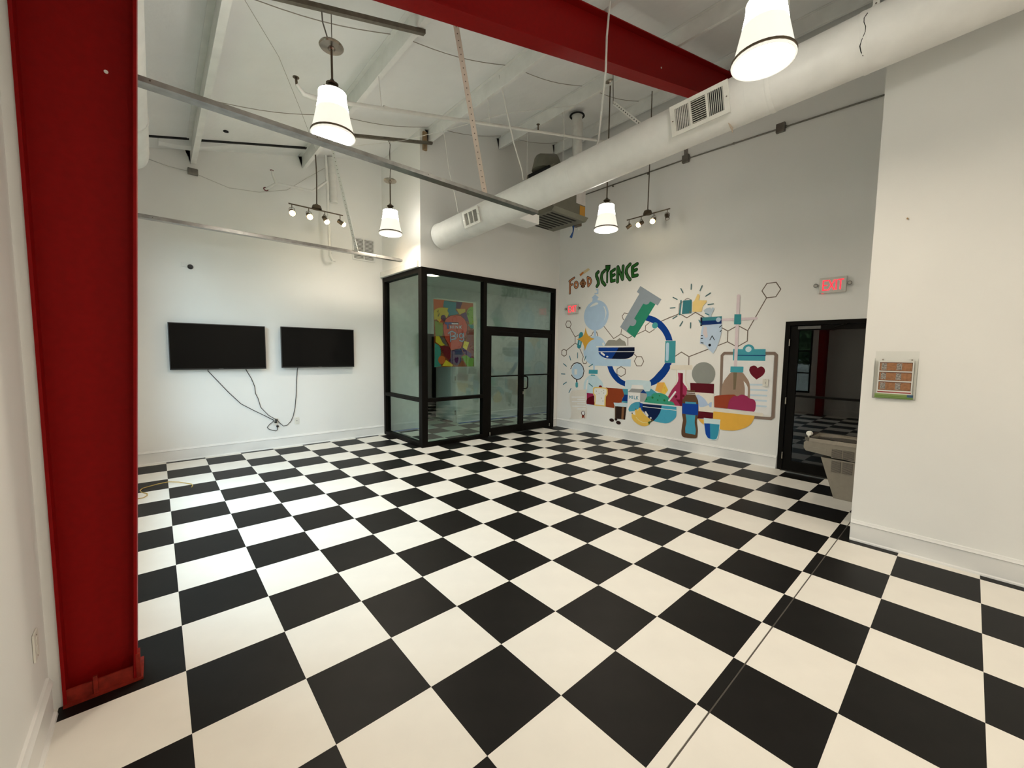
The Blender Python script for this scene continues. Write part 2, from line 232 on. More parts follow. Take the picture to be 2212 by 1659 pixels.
('certificate_scroll',[["p","#b5afa0",[2.7051,0.8565,2.3175,0.9086,2.3202,0.8614,2.323,0.8126,2.3262,0.7652,2.3315,0.7237,2.3374,0.6808,2.3376,0.6396,2.3243,0.579,2.3051,0.5179,2.2928,0.4574,2.293,0.4007,2.2998,0.3415,2.3064,0.2839,2.7895,0.2073,2.7703,0.2239,2.7506,0.241,2.7386,0.2595,2.7284,0.3083,2.7257,0.3585,2.7285,0.4066,2.7394,0.459,2.7562,0.5119,2.7688,0.564,2.7793,0.6272,2.7863,0.6929,2.781,0.7569,2.7635,0.7917,2.7338,0.8247]],["s","#cbccc9",0.0233,[2.717,0.7062,2.37,0.7379]],["s","#cbccc9",0.0234,[2.5604,0.6713,2.3683,0.6865]],["s","#cbccc9",0.0233,[2.7098,0.6087,2.3532,0.6411]],["s","#cbccc9",0.0233,[2.5554,0.5749,2.3458,0.595]],["s","#cbccc9",0.0233,[2.6963,0.5071,2.3344,0.5432]],["s","#cbccc9",0.0234,[2.5458,0.4629,2.3403,0.4863]],["p","#6b2a1a",[2.426,0.3441,2.3593,0.3524,2.3567,0.2742,2.3889,0.2967,2.4276,0.2712]],["e","#3a1a14",2.3938,0.3859,0.0529,0.0517],["e","#cfcfcf",2.3939,0.389,0.0372,0.0376]]),
('jam_jar',[["p","#7c1f3c",[2.313,0.8342,2.1417,0.8326,2.0947,0.5939,2.3049,0.5931]],["p","#4a0710",[2.3143,0.6729,2.3078,0.6905,2.2969,0.7076,2.2825,0.7221,2.2588,0.7381,2.2316,0.7515,2.2046,0.7635,2.1752,0.7757,2.1444,0.787,2.1146,0.798,2.1076,0.5925,2.3118,0.5977,2.3141,0.6225,2.3165,0.6481]],["p","#a9b7c9",[2.305,0.5952,2.1075,0.5904,2.107,0.5756,2.3044,0.5759]],["e","#5a0c18",1.9661,0.9909,0.0413,0.0249]]),
('bread_loaf',[["p","#753319",[1.8319,0.9821,1.7039,0.9837,1.5751,0.9853,1.4535,0.9821,1.4386,0.9782,1.4255,0.9694,1.4162,0.9583,1.4094,0.9417,1.4065,0.9231,1.405,0.9049,1.4028,0.8853,1.4018,0.865,1.405,0.8456,1.4155,0.8278,1.4302,0.8107,1.4405,0.7928,1.4443,0.7666,1.4437,0.7394,1.4431,0.713,1.6047,0.6864,1.6185,0.5837,1.8239,0.5917]],["p","#c9a055",[2.1078,0.9724,2.015,0.9793,1.921,0.9808,1.8317,0.977,1.8148,0.9714,1.8,0.9604,1.7856,0.9497,1.7833,0.9143,1.7809,0.8778,1.7841,0.8424,1.7941,0.8274,1.8098,0.8134,1.8191,0.7983,1.8248,0.7302,1.8244,0.66,1.8239,0.5917,2.1074,0.5872,2.1036,0.654,2.0998,0.7227,2.104,0.7884,2.1154,0.804,2.135,0.8168,2.1482,0.8321,2.1538,0.8679,2.1529,0.9059,2.152,0.9428,2.1382,0.9543,2.124,0.9662]],["p","#c6c2b0",[2.0942,0.9503,2.0121,0.9562,1.9287,0.9576,1.8493,0.9551,1.8358,0.9512,1.8236,0.9432,1.8119,0.9354,1.8102,0.9072,1.8085,0.8782,1.8124,0.8502,1.8236,0.8367,1.8404,0.8247,1.8503,0.8109,1.8565,0.7461,1.856,0.6792,1.8555,0.6142,2.0824,0.611,2.0791,0.6752,2.0757,0.7412,2.0801,0.8042,2.091,0.8181,2.1098,0.8292,2.1227,0.8427,2.1285,0.8699,2.1282,0.899,2.123,0.927,2.1172,0.9374,2.1067,0.9461]],["e","#6b6558",2.0639,0.8896,0.0094,0.0094],["e","#6b6558",1.879,0.924,0.0093,0.0093],["e","#6b6558",1.9302,0.8951,0.0062,0.0062],["e","#6b6558",1.995,0.8482,0.0062,0.0062],["e","#6b6558",2.0477,0.828,0.0063,0.0063],["e","#6b6558",1.8794,0.8652,0.0093,0.0093],["e","#6b6558",1.929,0.7572,0.0093,0.0093],["e","#6b6558",1.8933,0.7004,0.0093,0.0093]]),
('teal_bottle',[["p","#3c7d88",[1.4422,0.9859,1.3185,0.9885,1.3078,0.7169,1.4547,0.7168,1.4486,0.7389,1.4423,0.7617,1.4344,0.7834,1.4203,0.8042,1.404,0.8249,1.3971,0.8463,1.4061,0.8934,1.4244,0.9403]],["p","#0c2d66",[1.4005,0.8756,1.3119,0.8784,1.3113,0.749,1.4444,0.7477,1.4419,0.7629,1.4393,0.7785,1.4348,0.7933,1.4248,0.8109,1.4126,0.8283,1.4027,0.8458,1.4005,0.8554,1.4005,0.8657]]]),
('leafy_mound',[["p","#3f808c",[0.8375,1.0364,0.8221,1.0284,0.8063,1.0202,0.7911,1.012,0.7706,1.0001,0.7497,0.9876,0.7297,0.9753,0.7195,0.9686,0.7092,0.9616,0.6992,0.9547,0.7478,0.9363,0.7984,0.917,0.8468,0.8955,0.8799,0.8745,0.9126,0.8501,0.9467,0.8298,0.9731,0.8214,1.0017,0.8168,1.0297,0.8123,0.9941,0.9677,0.8607,0.9832]]]),
('cheese_wedge',[["p","#cb8d42",[0.7079,1.1565,0.5774,1.1693,0.5,1.0347,0.5535,0.9535,0.5775,0.9587,0.6024,0.9642,0.6265,0.97,0.6674,0.9814,0.7096,0.9938,0.7509,1.0059]],["p","#d09e40",[0.5774,1.1693,0.5,1.0347,0.5535,0.9535,0.6219,0.975]],["e","#c08a38",0.573,1.0699,0.0127,0.0127],["e","#c08a38",0.5513,1.0126,0.0126,0.0126]]),
('conical_flask',[["p","#b9b2a0",[0.4823,1.4802,0.0856,1.4927,0.0793,1.4172,0.187,1.4062,0.1875,1.339,0.1881,1.2698,0.1776,1.2044,0.1513,1.15,0.114,1.0991,0.0781,1.05,0.464,0.9072,0.5018,0.9319,0.4504,1.0175,0.3981,1.1046,0.3614,1.193,0.3549,1.26,0.363,1.3304,0.3708,1.3987,0.4791,1.4082]],["p","#c2c1bb",[0.3538,1.3994,0.2034,1.4055,0.2028,1.3363,0.2023,1.2649,0.1937,1.1967,0.1791,1.1624,0.1564,1.1304,0.1345,1.0995,0.4652,0.9351,0.4209,1.0203,0.3758,1.107,0.3444,1.194,0.339,1.2612,0.3465,1.3313]],["p","#842945",[0.3332,1.3524,0.2422,1.3498,0.2429,1.2956,0.2436,1.2397,0.2347,1.1873,0.2103,1.1518,0.1763,1.1203,0.1542,1.0845,0.1397,0.9884,0.1366,0.8871,0.1335,0.7885,0.2091,0.7772,0.2883,0.7654,0.3637,0.7707,0.4167,0.7991,0.4625,0.8446,0.5072,0.8892,0.4812,0.9429,0.4546,0.998,0.4268,1.05,0.3913,1.0999,0.3529,1.1497,0.3264,1.202,0.321,1.2508,0.3272,1.3024]],["p","#5a1020",[0.2868,1.3518,0.2422,1.3498,0.2269,0.7785,0.2743,0.7734]],["e","#5a1020",0.3495,0.9316,0.0248,0.0248],["e","#5a1020",0.217,0.9544,0.0244,0.0244],["p","#5a1020",[0.3474,0.8833,0.2209,0.8886,0.2158,0.7797,0.2724,0.7942]]]),
('grey_plate',[["e","#74766d",-0.1044,1.3554,0.1928,0.1928]]),
('fish_can',[["p","#bdb7a6",[0.011,1.0421,-0.29,1.0434,-0.2974,0.7185,-0.0377,0.7137]],["p","#4a0f18",[0.1088,1.1886,-0.2861,1.1974,-0.2878,1.0381,0.0976,1.035]],["p","#4a0f18",[-0.0374,0.7203,-0.2946,0.7246,-0.2945,0.6246,-0.0434,0.5942]],["p","#90a0b0",[-0.005,0.9835,-0.037,1.0036,-0.0664,0.9882,-0.0966,0.9725,-0.1238,0.9546,-0.1457,0.9345,-0.166,0.9115,-0.1846,0.8883,-0.1921,0.8774,-0.1988,0.8655,-0.2054,0.8539,-0.217,0.8655,-0.2289,0.8775,-0.2415,0.8875,-0.2493,0.8908,-0.2579,0.8924,-0.2663,0.8939,-0.2641,0.812,-0.2392,0.8066,-0.2123,0.8415,-0.1901,0.8289,-0.1672,0.8158,-0.1439,0.8053,-0.1211,0.7994,-0.0969,0.7958,-0.0733,0.7923,-0.0506,0.8259,-0.0271,0.8608,-0.0091,0.8973,-0.0041,0.9249,-0.0046,0.9547]]]),
('pea_bowl',[["p","#2f7d62",[0.965,0.7711,0.9599,0.7907,0.9545,0.811,0.9467,0.8298,0.9363,0.847,0.9233,0.8635,0.9073,0.8759,0.8812,0.8847,0.8527,0.8892,0.8266,0.8973,0.8188,0.9055,0.8139,0.9169,0.8076,0.9269,0.796,0.9377,0.7829,0.9473,0.7686,0.9535,0.7298,0.9619,0.6895,0.9669,0.6507,0.968,0.6174,0.9655,0.584,0.959,0.5533,0.9489,0.5278,0.9365,0.5041,0.9201,0.4846,0.9008,0.4746,0.8822,0.4687,0.8606,0.463,0.8397,0.4402,0.8361,0.4167,0.8325,0.3969,0.8238,0.3792,0.8044,0.3655,0.7803,0.3523,0.7569,0.4305,0.7588,0.5124,0.7609,0.5932,0.7628,0.7128,0.7655,0.8392,0.7683]],["e","#1f5a2a",0.7952,0.8721,0.0204,0.0204],["e","#1f5a2a",0.6583,0.9169,0.011,0.011],["e","#1f5a2a",0.9105,0.8304,0.0132,0.0132],["e","#1f5a2a",0.6891,0.8358,0.0147,0.0147],["e","#1f5a2a",0.563,0.8435,0.02,0.02],["s","#d5d0cc",0.0308,[0.3646,1.0105,0.4761,0.85]]]),
('milk_carton',[["p","#c8cbca",[1.3141,0.934,1.0507,0.9393,1.0455,0.8745,1.04,0.8078,1.048,0.7436,1.07,0.6934,1.1054,0.6459,1.1496,0.6072,1.1991,0.5843,1.2564,0.5715,1.3127,0.5589,1.3142,0.6108,1.3158,0.6642,1.3166,0.716,1.3163,0.788,1.3152,0.8622]],["p","#bfc1bd",[1.2338,1.0793,1.0042,1.0854,0.9771,1.0117,1.2526,1.0003]],["p","#7b7b76",[1.2364,1.0064,0.9906,1.0088,1.0475,0.9377,1.3141,0.934]],["p","#1a3568",[0.9874,1.009,0.9181,0.9362,1.0475,0.9377]],["p","#84857f",[1.0507,0.9374,0.915,0.9365,0.9079,0.89,0.9551,0.7816,1.0492,0.7722]],["s","#3e7480",0.0126,[1.2814,0.8077,1.2803,0.8645,1.2591,0.8313,1.2385,0.8663,1.2362,0.8091]],["s","#3e7480",0.0126,[1.2123,0.8686,1.21,0.8106]],["s","#3e7480",0.0125,[1.1764,0.8689,1.174,0.8111,1.1427,0.8121]],["s","#3e7480",0.0125,[1.1256,0.8686,1.1254,0.8089]],["s","#3e7480",0.0125,[1.0956,0.8665,1.1212,0.8392,1.0911,0.8103]]]),
('fruit_bowl',[["p","#3c8190",[1.2916,0.5909,1.2892,0.6114,1.2817,0.6324,1.2718,0.652,1.2604,0.6711,1.2462,0.6896,1.2298,0.7054,1.207,0.7219,1.1814,0.7363,1.1552,0.7471,1.1204,0.756,1.084,0.7618,1.049,0.7674,1.0445,0.6577,1.0778,0.6335,1.1125,0.6084,1.1488,0.5879,1.1868,0.5749,1.2279,0.566,1.2681,0.5573,1.2774,0.5678,1.2871,0.5787]],["p","#123a7a",[1.0538,0.7573,0.9826,0.7408,0.9884,0.578,1.0497,0.6571]],["p","#0a1a3a",[0.9897,0.7353,0.607,0.7476,0.6123,0.7118,0.6178,0.675,0.6267,0.6397,0.6412,0.603,0.6599,0.5661,0.6809,0.5313,0.704,0.5004,0.7306,0.4699,0.7566,0.4402,0.7844,0.45,0.8131,0.4602,0.8391,0.4733,0.8729,0.498,0.9053,0.5265,0.9353,0.5558,0.9567,0.5767,0.9771,0.5998,0.9904,0.6255,0.9949,0.6608,0.9923,0.6986]],["p","#3b8496",[0.607,0.7476,0.3338,0.7527,0.3297,0.6976,0.3256,0.6407,0.3289,0.5854,0.3381,0.5608,0.3548,0.5375,0.3738,0.5168,0.399,0.4922,0.4276,0.4693,0.4579,0.451,0.487,0.4394,0.5185,0.432,0.5495,0.429,0.6173,0.4299,0.6875,0.4351,0.7566,0.4402,0.7306,0.4699,0.704,0.5004,0.6809,0.5313,0.6599,0.5661,0.6412,0.603,0.6267,0.6397,0.6178,0.675,0.6123,0.7118]],["s","#d5dade",0.0193,[1.0295,0.756,0.2299,0.7623]],["s","#d5dade",0.0115,[0.9824,0.6855,0.3336,0.6885]],["s","#d5dade",0.0396,[0.924,0.5838,0.8824,0.5292]],["e","#d5dade",0.8144,0.4907,0.0192,0.015]]),
('banana_bunch',[["p","#c19a45",[1.2116,0.5239,1.2138,0.5036,1.2161,0.4826,1.2147,0.4629,1.208,0.4434,1.1976,0.4247,1.1851,0.4081,1.1685,0.3909,1.1493,0.3752,1.1288,0.3622,1.0979,0.3462,1.0646,0.3324,1.0307,0.3228,0.9965,0.3173,0.9604,0.3157,0.9254,0.3189,0.8977,0.3276,0.8705,0.3413,0.8443,0.3545,0.8617,0.4041,0.8059,0.4589,0.8344,0.4733,0.864,0.4882,0.8917,0.5043,0.9217,0.5239,0.9515,0.5457,0.9776,0.5697,0.9985,0.5974,1.0164,0.6286,1.0339,0.6588,1.0656,0.6553,1.0844,0.5935,1.1176,0.6186,1.1492,0.5976,1.1345,0.5023]],["s","#dcca92",0.0076,[1.1222,0.4651,1.0556,0.411,0.9646,0.3821,0.8765,0.3878]],["e","#1c1a16",1.2065,0.5324,0.0126,0.0126],["e","#1c1a16",1.1284,0.6193,0.0106,0.0106],["e","#1c1a16",1.0554,0.6661,0.0086,0.0086],["p","#2e4a1f",[0.8671,0.4081,0.7949,0.4397,0.8442,0.3516]],["p","#4a3a22",[0.8078,0.4567,0.7731,0.4726,0.7548,0.4451,0.801,0.4153]]]),
('coffee_cup',[["p","#a3b3c8",[1.6345,0.6935,1.3131,0.7114,1.3157,0.6354,1.5964,0.6247,1.6149,0.6449]],["p","#241813",[1.6024,0.626,1.3382,0.6379,1.3565,0.3851,1.5931,0.3788]],["p","#6b4a30",[1.44,0.6317,1.3832,0.6349,1.3961,0.3838,1.4418,0.3817]],["p","#4a3a2a",[1.6024,0.626,1.5719,0.6273,1.5695,0.3799,1.5932,0.3809]],["e","#241512",1.5665,0.3621,0.0328,0.0242],["e","#241512",1.6652,0.3356,0.0548,0.0336],["e","#241512",1.5059,0.3046,0.0555,0.0351]]),
('clipboard',[["p","#cacbc9",[-0.411,1.6627,-1.1171,1.6666,-1.1248,0.7835,-0.8558,0.7801,-0.4077,1.0126]],["s","#6b5c4f",0.0435,[-0.4014,1.0184,-0.3871,1.6624,-0.421,1.7003,-1.1201,1.7046,-1.1457,1.6762,-1.1534,0.7637,-1.1275,0.7345,-0.8967,0.7246]],["s","#a3b1c4",0.0259,[-0.8216,1.221,-0.9795,1.2294]],["s","#a3b1c4",0.0257,[-0.8256,1.1441,-1.0505,1.1497]],["s","#a3b1c4",0.0258,[-0.8299,1.0622,-1.0496,1.0696]],["s","#a3b1c4",0.0258,[-0.8773,0.9881,-1.0497,0.9918]],["s","#a3b1c4",0.0259,[-0.8925,0.9053,-1.0511,0.9081]],["p","#3a7f86",[-0.5521,1.7692,-0.6995,1.7634,-1.0026,1.7675,-1.007,1.5892,-0.5533,1.5882]],["e","#3a7f86",-0.7693,1.7575,0.0814,0.0814],["e","#a3b5c2",-0.7689,1.7635,0.0431,0.0431],["s","#0d2a55",0.0117,[-0.6201,1.6692,-1.0048,1.6697]],["p","#55121d",[-0.9034,1.3053,-0.8785,1.3267,-0.8527,1.3488,-0.8299,1.3731,-0.8158,1.3932,-0.8041,1.4161,-0.7969,1.4401,-0.7972,1.4581,-0.8023,1.4766,-0.8071,1.4945,-0.8226,1.5033,-0.8384,1.5123,-0.8546,1.5177,-0.8658,1.5171,-0.8771,1.5129,-0.8874,1.5068,-0.8957,1.4992,-0.903,1.4896,-0.9101,1.4803,-0.925,1.4904,-0.9402,1.5008,-0.9563,1.5056,-0.9712,1.503,-0.9857,1.495,-0.9972,1.4836,-1.0062,1.468,-1.0118,1.4496,-1.0125,1.4314,-1.0073,1.4097,-0.9973,1.389,-0.9844,1.3713,-0.9596,1.3475,-0.9312,1.3262]]]),
('brown_flask',[["p","#7f6a58",[-0.5421,1.3985,-0.5926,1.4105,-0.6456,1.4129,-0.6958,1.4055,-0.7167,1.3924,-0.7337,1.37,-0.749,1.3473,-0.7687,1.3216,-0.7878,1.2943,-0.8028,1.2656,-0.8125,1.2353,-0.8185,1.2025,-0.8221,1.1704,-0.8257,1.1108,-0.827,1.0493,-0.8283,0.9894,-0.4096,0.9746,-0.408,1.025,-0.4064,1.0768,-0.408,1.127,-0.4126,1.1659,-0.4205,1.2055,-0.4322,1.2425,-0.4474,1.2744,-0.4668,1.305,-0.4869,1.3336,-0.5027,1.3587,-0.5201,1.3832]],["p","#5f543f",[-0.5711,1.3974,-0.6249,1.3998,-0.6182,1.1305,-0.5851,1.1255]],["p","#c9c9c7",[-0.7251,1.273,-0.7393,1.2583,-0.7539,1.2431,-0.7663,1.227,-0.777,1.2087,-0.786,1.1887,-0.7915,1.1681,-0.7951,1.1285,-0.7954,1.0872,-0.7956,1.0471,-0.7538,1.0434,-0.7532,1.0836,-0.7526,1.1251,-0.7496,1.165,-0.7431,1.2009,-0.734,1.2375]]]),
('ring_stand',[["s","#b3a5a2",0.0474,[-0.5853,2.5905,-0.5963,1.5064]],["s","#b3a5a2",0.0378,[-0.3524,2.2335,-0.8538,2.2289]],["p","#2f7072",[-0.5402,2.3097,-0.6398,2.3035,-0.6419,2.1489,-0.5422,2.1532]],["p","#3b8187",[-0.5258,1.491,-0.7135,1.4937,-0.7149,1.4027,-0.5247,1.3978]]]),
('salad_bowl',[["p","#7c3520",[-0.2988,0.9901,-0.3105,0.9976,-0.3224,1.0053,-0.3348,1.01,-0.422,1.0263,-0.5104,1.04,-0.5948,1.0479,-0.611,1.0445,-0.6267,1.0357,-0.6418,1.0272,-0.5133,0.8142,-0.3075,0.8142]],["p","#7f2845",[-0.6017,1.0274,-0.6144,1.0292,-0.6285,1.0254,-0.642,1.0248,-0.6642,1.0354,-0.686,1.0492,-0.7083,1.0577,-0.7311,1.058,-0.7543,1.0531,-0.7759,1.0453,-0.7916,1.0349,-0.8062,1.0213,-0.8217,1.0106,-0.8439,1.0057,-0.8675,1.0034,-0.8878,0.9951,-0.9008,0.9796,-0.9096,0.9591,-0.9145,0.9377,-0.917,0.9061,-0.9157,0.8731,-0.9121,0.8412,-0.9088,0.8302,-0.9031,0.8196,-0.8976,0.8093,-0.5131,0.8167,-0.5156,0.8391,-0.5181,0.8622,-0.5215,0.8844,-0.5259,0.9108,-0.5314,0.9376,-0.5411,0.9618,-0.5578,0.987,-0.5786,1.0097]],["p","#bf9038",[-0.2986,0.7446,-0.9109,0.7627,-0.9075,0.74,-0.904,0.7166,-0.8983,0.6946,-0.8866,0.6629,-0.8723,0.6312,-0.8542,0.6034,-0.829,0.5774,-0.7995,0.5547,-0.7692,0.5357,-0.7303,0.5148,-0.6887,0.4965,-0.647,0.4822,-0.6093,0.4736,-0.5697,0.4686,-0.531,0.4656,-0.4931,0.4626,-0.4538,0.4615,-0.4169,0.4673,-0.3763,0.4857,-0.3371,0.5115,-0.2989,0.5368]],["p","#bf9038",[-0.0473,0.5947,-0.1544,0.589,-0.1612,0.5013,-0.1052,0.5359]],["s","#bab3a1",0.0545,[-0.3219,0.7732,-1.0006,0.7775]]]),
('brown_bottle',[["p","#4f3a28",[0.1599,1.0597,0.0187,1.0654,0.0186,1.0465,0.0185,1.0269,0.016,1.0084,0.0102,0.993,0.002,0.9781,-0.006,0.9637,-0.0198,0.939,-0.0339,0.9137,-0.0425,0.8873,-0.0519,0.8117,-0.0563,0.7329,-0.0562,0.6559,-0.0504,0.6219,-0.0399,0.587,-0.0348,0.5529,-0.0406,0.5006,-0.0517,0.4476,-0.0595,0.3956,-0.0599,0.3558,-0.0573,0.3143,-0.0547,0.274,-0.046,0.2649,-0.0369,0.2556,-0.0267,0.2504,0.0399,0.2397,0.1095,0.2329,0.1767,0.2353,0.1971,0.2439,0.2129,0.2618,0.2208,0.2833,0.2236,0.3423,0.2183,0.4042,0.2124,0.4642,0.2093,0.4874,0.2054,0.5112,0.2045,0.5341,0.2107,0.5697,0.2202,0.6057,0.2261,0.6413,0.231,0.7181,0.2327,0.7974,0.2271,0.8743,0.2173,0.9041,0.2,0.9328,0.1827,0.9602,0.1744,0.9719,0.1654,0.9836,0.1596,0.9961,0.1576,1.017,0.1587,1.0387]],["s","#c2bdb2",0.0106,[0.1584,1.0274,0.0168,1.0256]],["s","#c2bdb2",0.0106,[0.1569,0.995,0.0157,1.0017]],["p","#3e7f8f",[0.178,0.8587,-0.0107,0.8642,-0.0126,0.8243,0.1761,0.818]],["p","#0f357a",[0.2249,0.8266,-0.049,0.8348,-0.05,0.6485,0.2235,0.6444]],["p","#3a8293",[0.1609,0.6397,-0.008,0.6432,-0.0043,0.6029,-0.0005,0.5614,-0.0005,0.5213,-0.0077,0.4778,-0.0188,0.4339,-0.0267,0.3906,-0.0268,0.3639,-0.024,0.336,-0.0212,0.3089,0.1499,0.3154,0.153,0.3444,0.1561,0.3743,0.1568,0.4035,0.152,0.4405,0.1446,0.4786,0.1413,0.5153,0.1452,0.5568,0.1532,0.5989]]]),
('water_glass',[["p","#a9b8c8",[-0.1491,0.6187,-0.4151,0.6239,-0.413,0.5578,-0.4109,0.4896,-0.4069,0.4233,-0.402,0.3839,-0.3951,0.3433,-0.3884,0.3039,-0.3731,0.292,-0.3572,0.2798,-0.3406,0.2723,-0.3089,0.2668,-0.2762,0.266,-0.2464,0.2731,-0.2238,0.2883,-0.2053,0.3111,-0.1923,0.3367,-0.1771,0.3857,-0.167,0.4385,-0.1592,0.4905,-0.1545,0.5325,-0.1517,0.5762]],["p","#123a7e",[-0.1599,0.5276,-0.2525,0.5367,-0.2712,0.2839,-0.2329,0.2906,-0.1917,0.3499]],["p","#2d7a8b",[-0.2525,0.5367,-0.4034,0.5413,-0.4019,0.4933,-0.4004,0.4438,-0.396,0.3957,-0.3894,0.3642,-0.3796,0.3321,-0.3701,0.3007,-0.3563,0.2932,-0.3421,0.2853,-0.3277,0.2805,-0.309,0.2797,-0.2899,0.2818,-0.2712,0.2839]]]),
('thumbs_up',[["p","#bda467",[0.1312,2.5577,0.1206,2.5635,0.1096,2.5695,0.101,2.5774,0.0883,2.5991,0.0776,2.6231,0.0678,2.6465,0.0634,2.6573,0.0593,2.6686,0.0554,2.6796,0.0302,2.6771,0.024,2.6654,0.0175,2.6534,0.0147,2.6415,0.0177,2.6196,0.0244,2.5979,0.031,2.5768,-0.1011,2.5626,-0.1025,2.5541,-0.1039,2.5454,-0.1023,2.538,-0.0823,2.5142,-0.0591,2.4915,-0.0405,2.4664,-0.0352,2.4439,-0.0345,2.4188,-0.0302,2.3957,-0.0246,2.3889,-0.0156,2.3849,-0.006,2.3835,0.0371,2.3846,0.0821,2.3885,0.1263,2.3923]],["p","#2c6063",[0.2949,2.5942,0.1471,2.5926,0.1424,2.3709,0.3079,2.3643]],["s","#2f6366",0.023,[0.3335,2.5976,0.3464,2.361]],["s","#5d5348",0.0079,[0.2662,2.6087,0.2205,2.6272,0.1499,2.5917]],["s","#5d5348",0.0081,[0.2944,2.5828,0.3637,2.5429,0.3623,2.3821]],["e","#5d5348",0.1662,2.391,0.0147,0.0147]]),
('ray_mark',[["s","#3d5b5a",0.0171,[0.3463,2.8032,0.3059,2.7279]]]),
('ray_mark',[["s","#3d5b5a",0.0168,[0.1671,2.8562,0.1673,2.7698]]]),
('ray_mark',[["s","#3d5b5a",0.0166,[-0.0166,2.8116,0.0153,2.733]]]),
('ray_mark',[["s","#3d5b5a",0.0164,[-0.1567,2.6786,-0.0824,2.6344]]]),
('ray_mark',[["s","#3d5b5a",0.0164,[-0.2119,2.4985,-0.1257,2.4919]]]),
('ray_mark',[["s","#3d5b5a",0.0173,[0.4801,2.666,0.4023,2.6229]]]),
('ray_mark',[["s","#3d5b5a",0.0174,[0.5226,2.4836,0.4368,2.4845]]]),
('ray_mark',[["s","#3d5b5a",0.0175,[0.3969,2.3388,0.4665,2.2978]]]),
('ray_mark',[["s","#3d5b5a",0.0173,[0.2878,2.2395,0.3334,2.1655]]]),
('ray_mark',[["s","#3d5b5a",0.017,[0.1481,2.2101,0.1468,2.1226]]]),
('clamped_fish',[["p","#8f9ca0",[-0.0599,2.4046,-0.0735,2.4142,-0.0875,2.4241,-0.1021,2.4317,-0.121,2.4371,-0.1411,2.4405,-0.1606,2.4438,-0.1833,2.415,-0.1978,2.4437,-0.2248,2.4309,-0.2252,2.4201,-0.2255,2.4089,-0.2238,2.3987,-0.2117,2.3704,-0.1971,2.3423,-0.1829,2.3149,-0.2002,2.2868,-0.1414,2.2901,-0.1508,2.3168,-0.1245,2.3357,-0.0972,2.3552,-0.0722,2.3764,-0.0667,2.3847,-0.0633,2.3948]],["p","#98a6b0",[-0.0513,2.1498,-0.3578,2.1773,-0.359,2.1242,-0.3602,2.0695,-0.3569,2.017,-0.3453,1.9498,-0.3287,1.8813,-0.3087,1.816,-0.2908,1.7737,-0.2684,1.7317,-0.2465,1.6908,-0.2195,1.716,-0.1916,1.7421,-0.1651,1.7684,-0.1469,1.7921,-0.1289,1.8174,-0.1075,1.8375,-0.0816,1.8484,-0.0524,1.8537,-0.0239,1.859,-0.0272,1.9234,-0.0305,1.9896,-0.0353,2.0535,-0.0396,2.0855,-0.0456,2.1182]],["p","#aba29e",[-0.0791,2.1417,-0.1203,2.1332,-0.1487,1.9678,-0.1161,1.9409,-0.0642,2.0249]],["p","#336a6d",[-0.0447,2.288,-0.3521,2.2908,-0.3501,2.2283,-0.0475,2.23]],["p","#0c2450",[-0.0336,2.2321,-0.3526,2.2308,-0.353,2.1708,-0.037,2.1614]],["p","#0a1020",[-0.0141,2.2925,-0.0445,2.2908,-0.046,2.1472,-0.0183,2.1483]],["e","#8fa0a8",-0.3033,2.2374,0.0376,0.0376],["e","#0a0f16",-0.1863,1.8302,0.0219,0.0219],["s","#10151c",0.0109,[-0.185,1.9124,-0.2188,1.9827,-0.2581,1.9113]],["s","#10151c",0.012,[-0.3262,2.1144,-0.3545,2.1414]],["s","#10151c",0.012,[-0.3388,2.0443,-0.3584,2.0638]],["s","#10151c",0.0125,[-0.0425,1.9908,-0.0618,1.9904]],["s","#10151c",0.0125,[-0.0408,1.9395,-0.0682,1.9418]],["s","#10151c",0.0125,[-0.044,1.8727,-0.0788,1.8654]],["s","#33626a",0.0164,[-0.0892,2.354,-0.1488,2.323]],["s","#33626a",0.0166,[0.0086,2.2467,-0.0293,2.1783]]]),
]
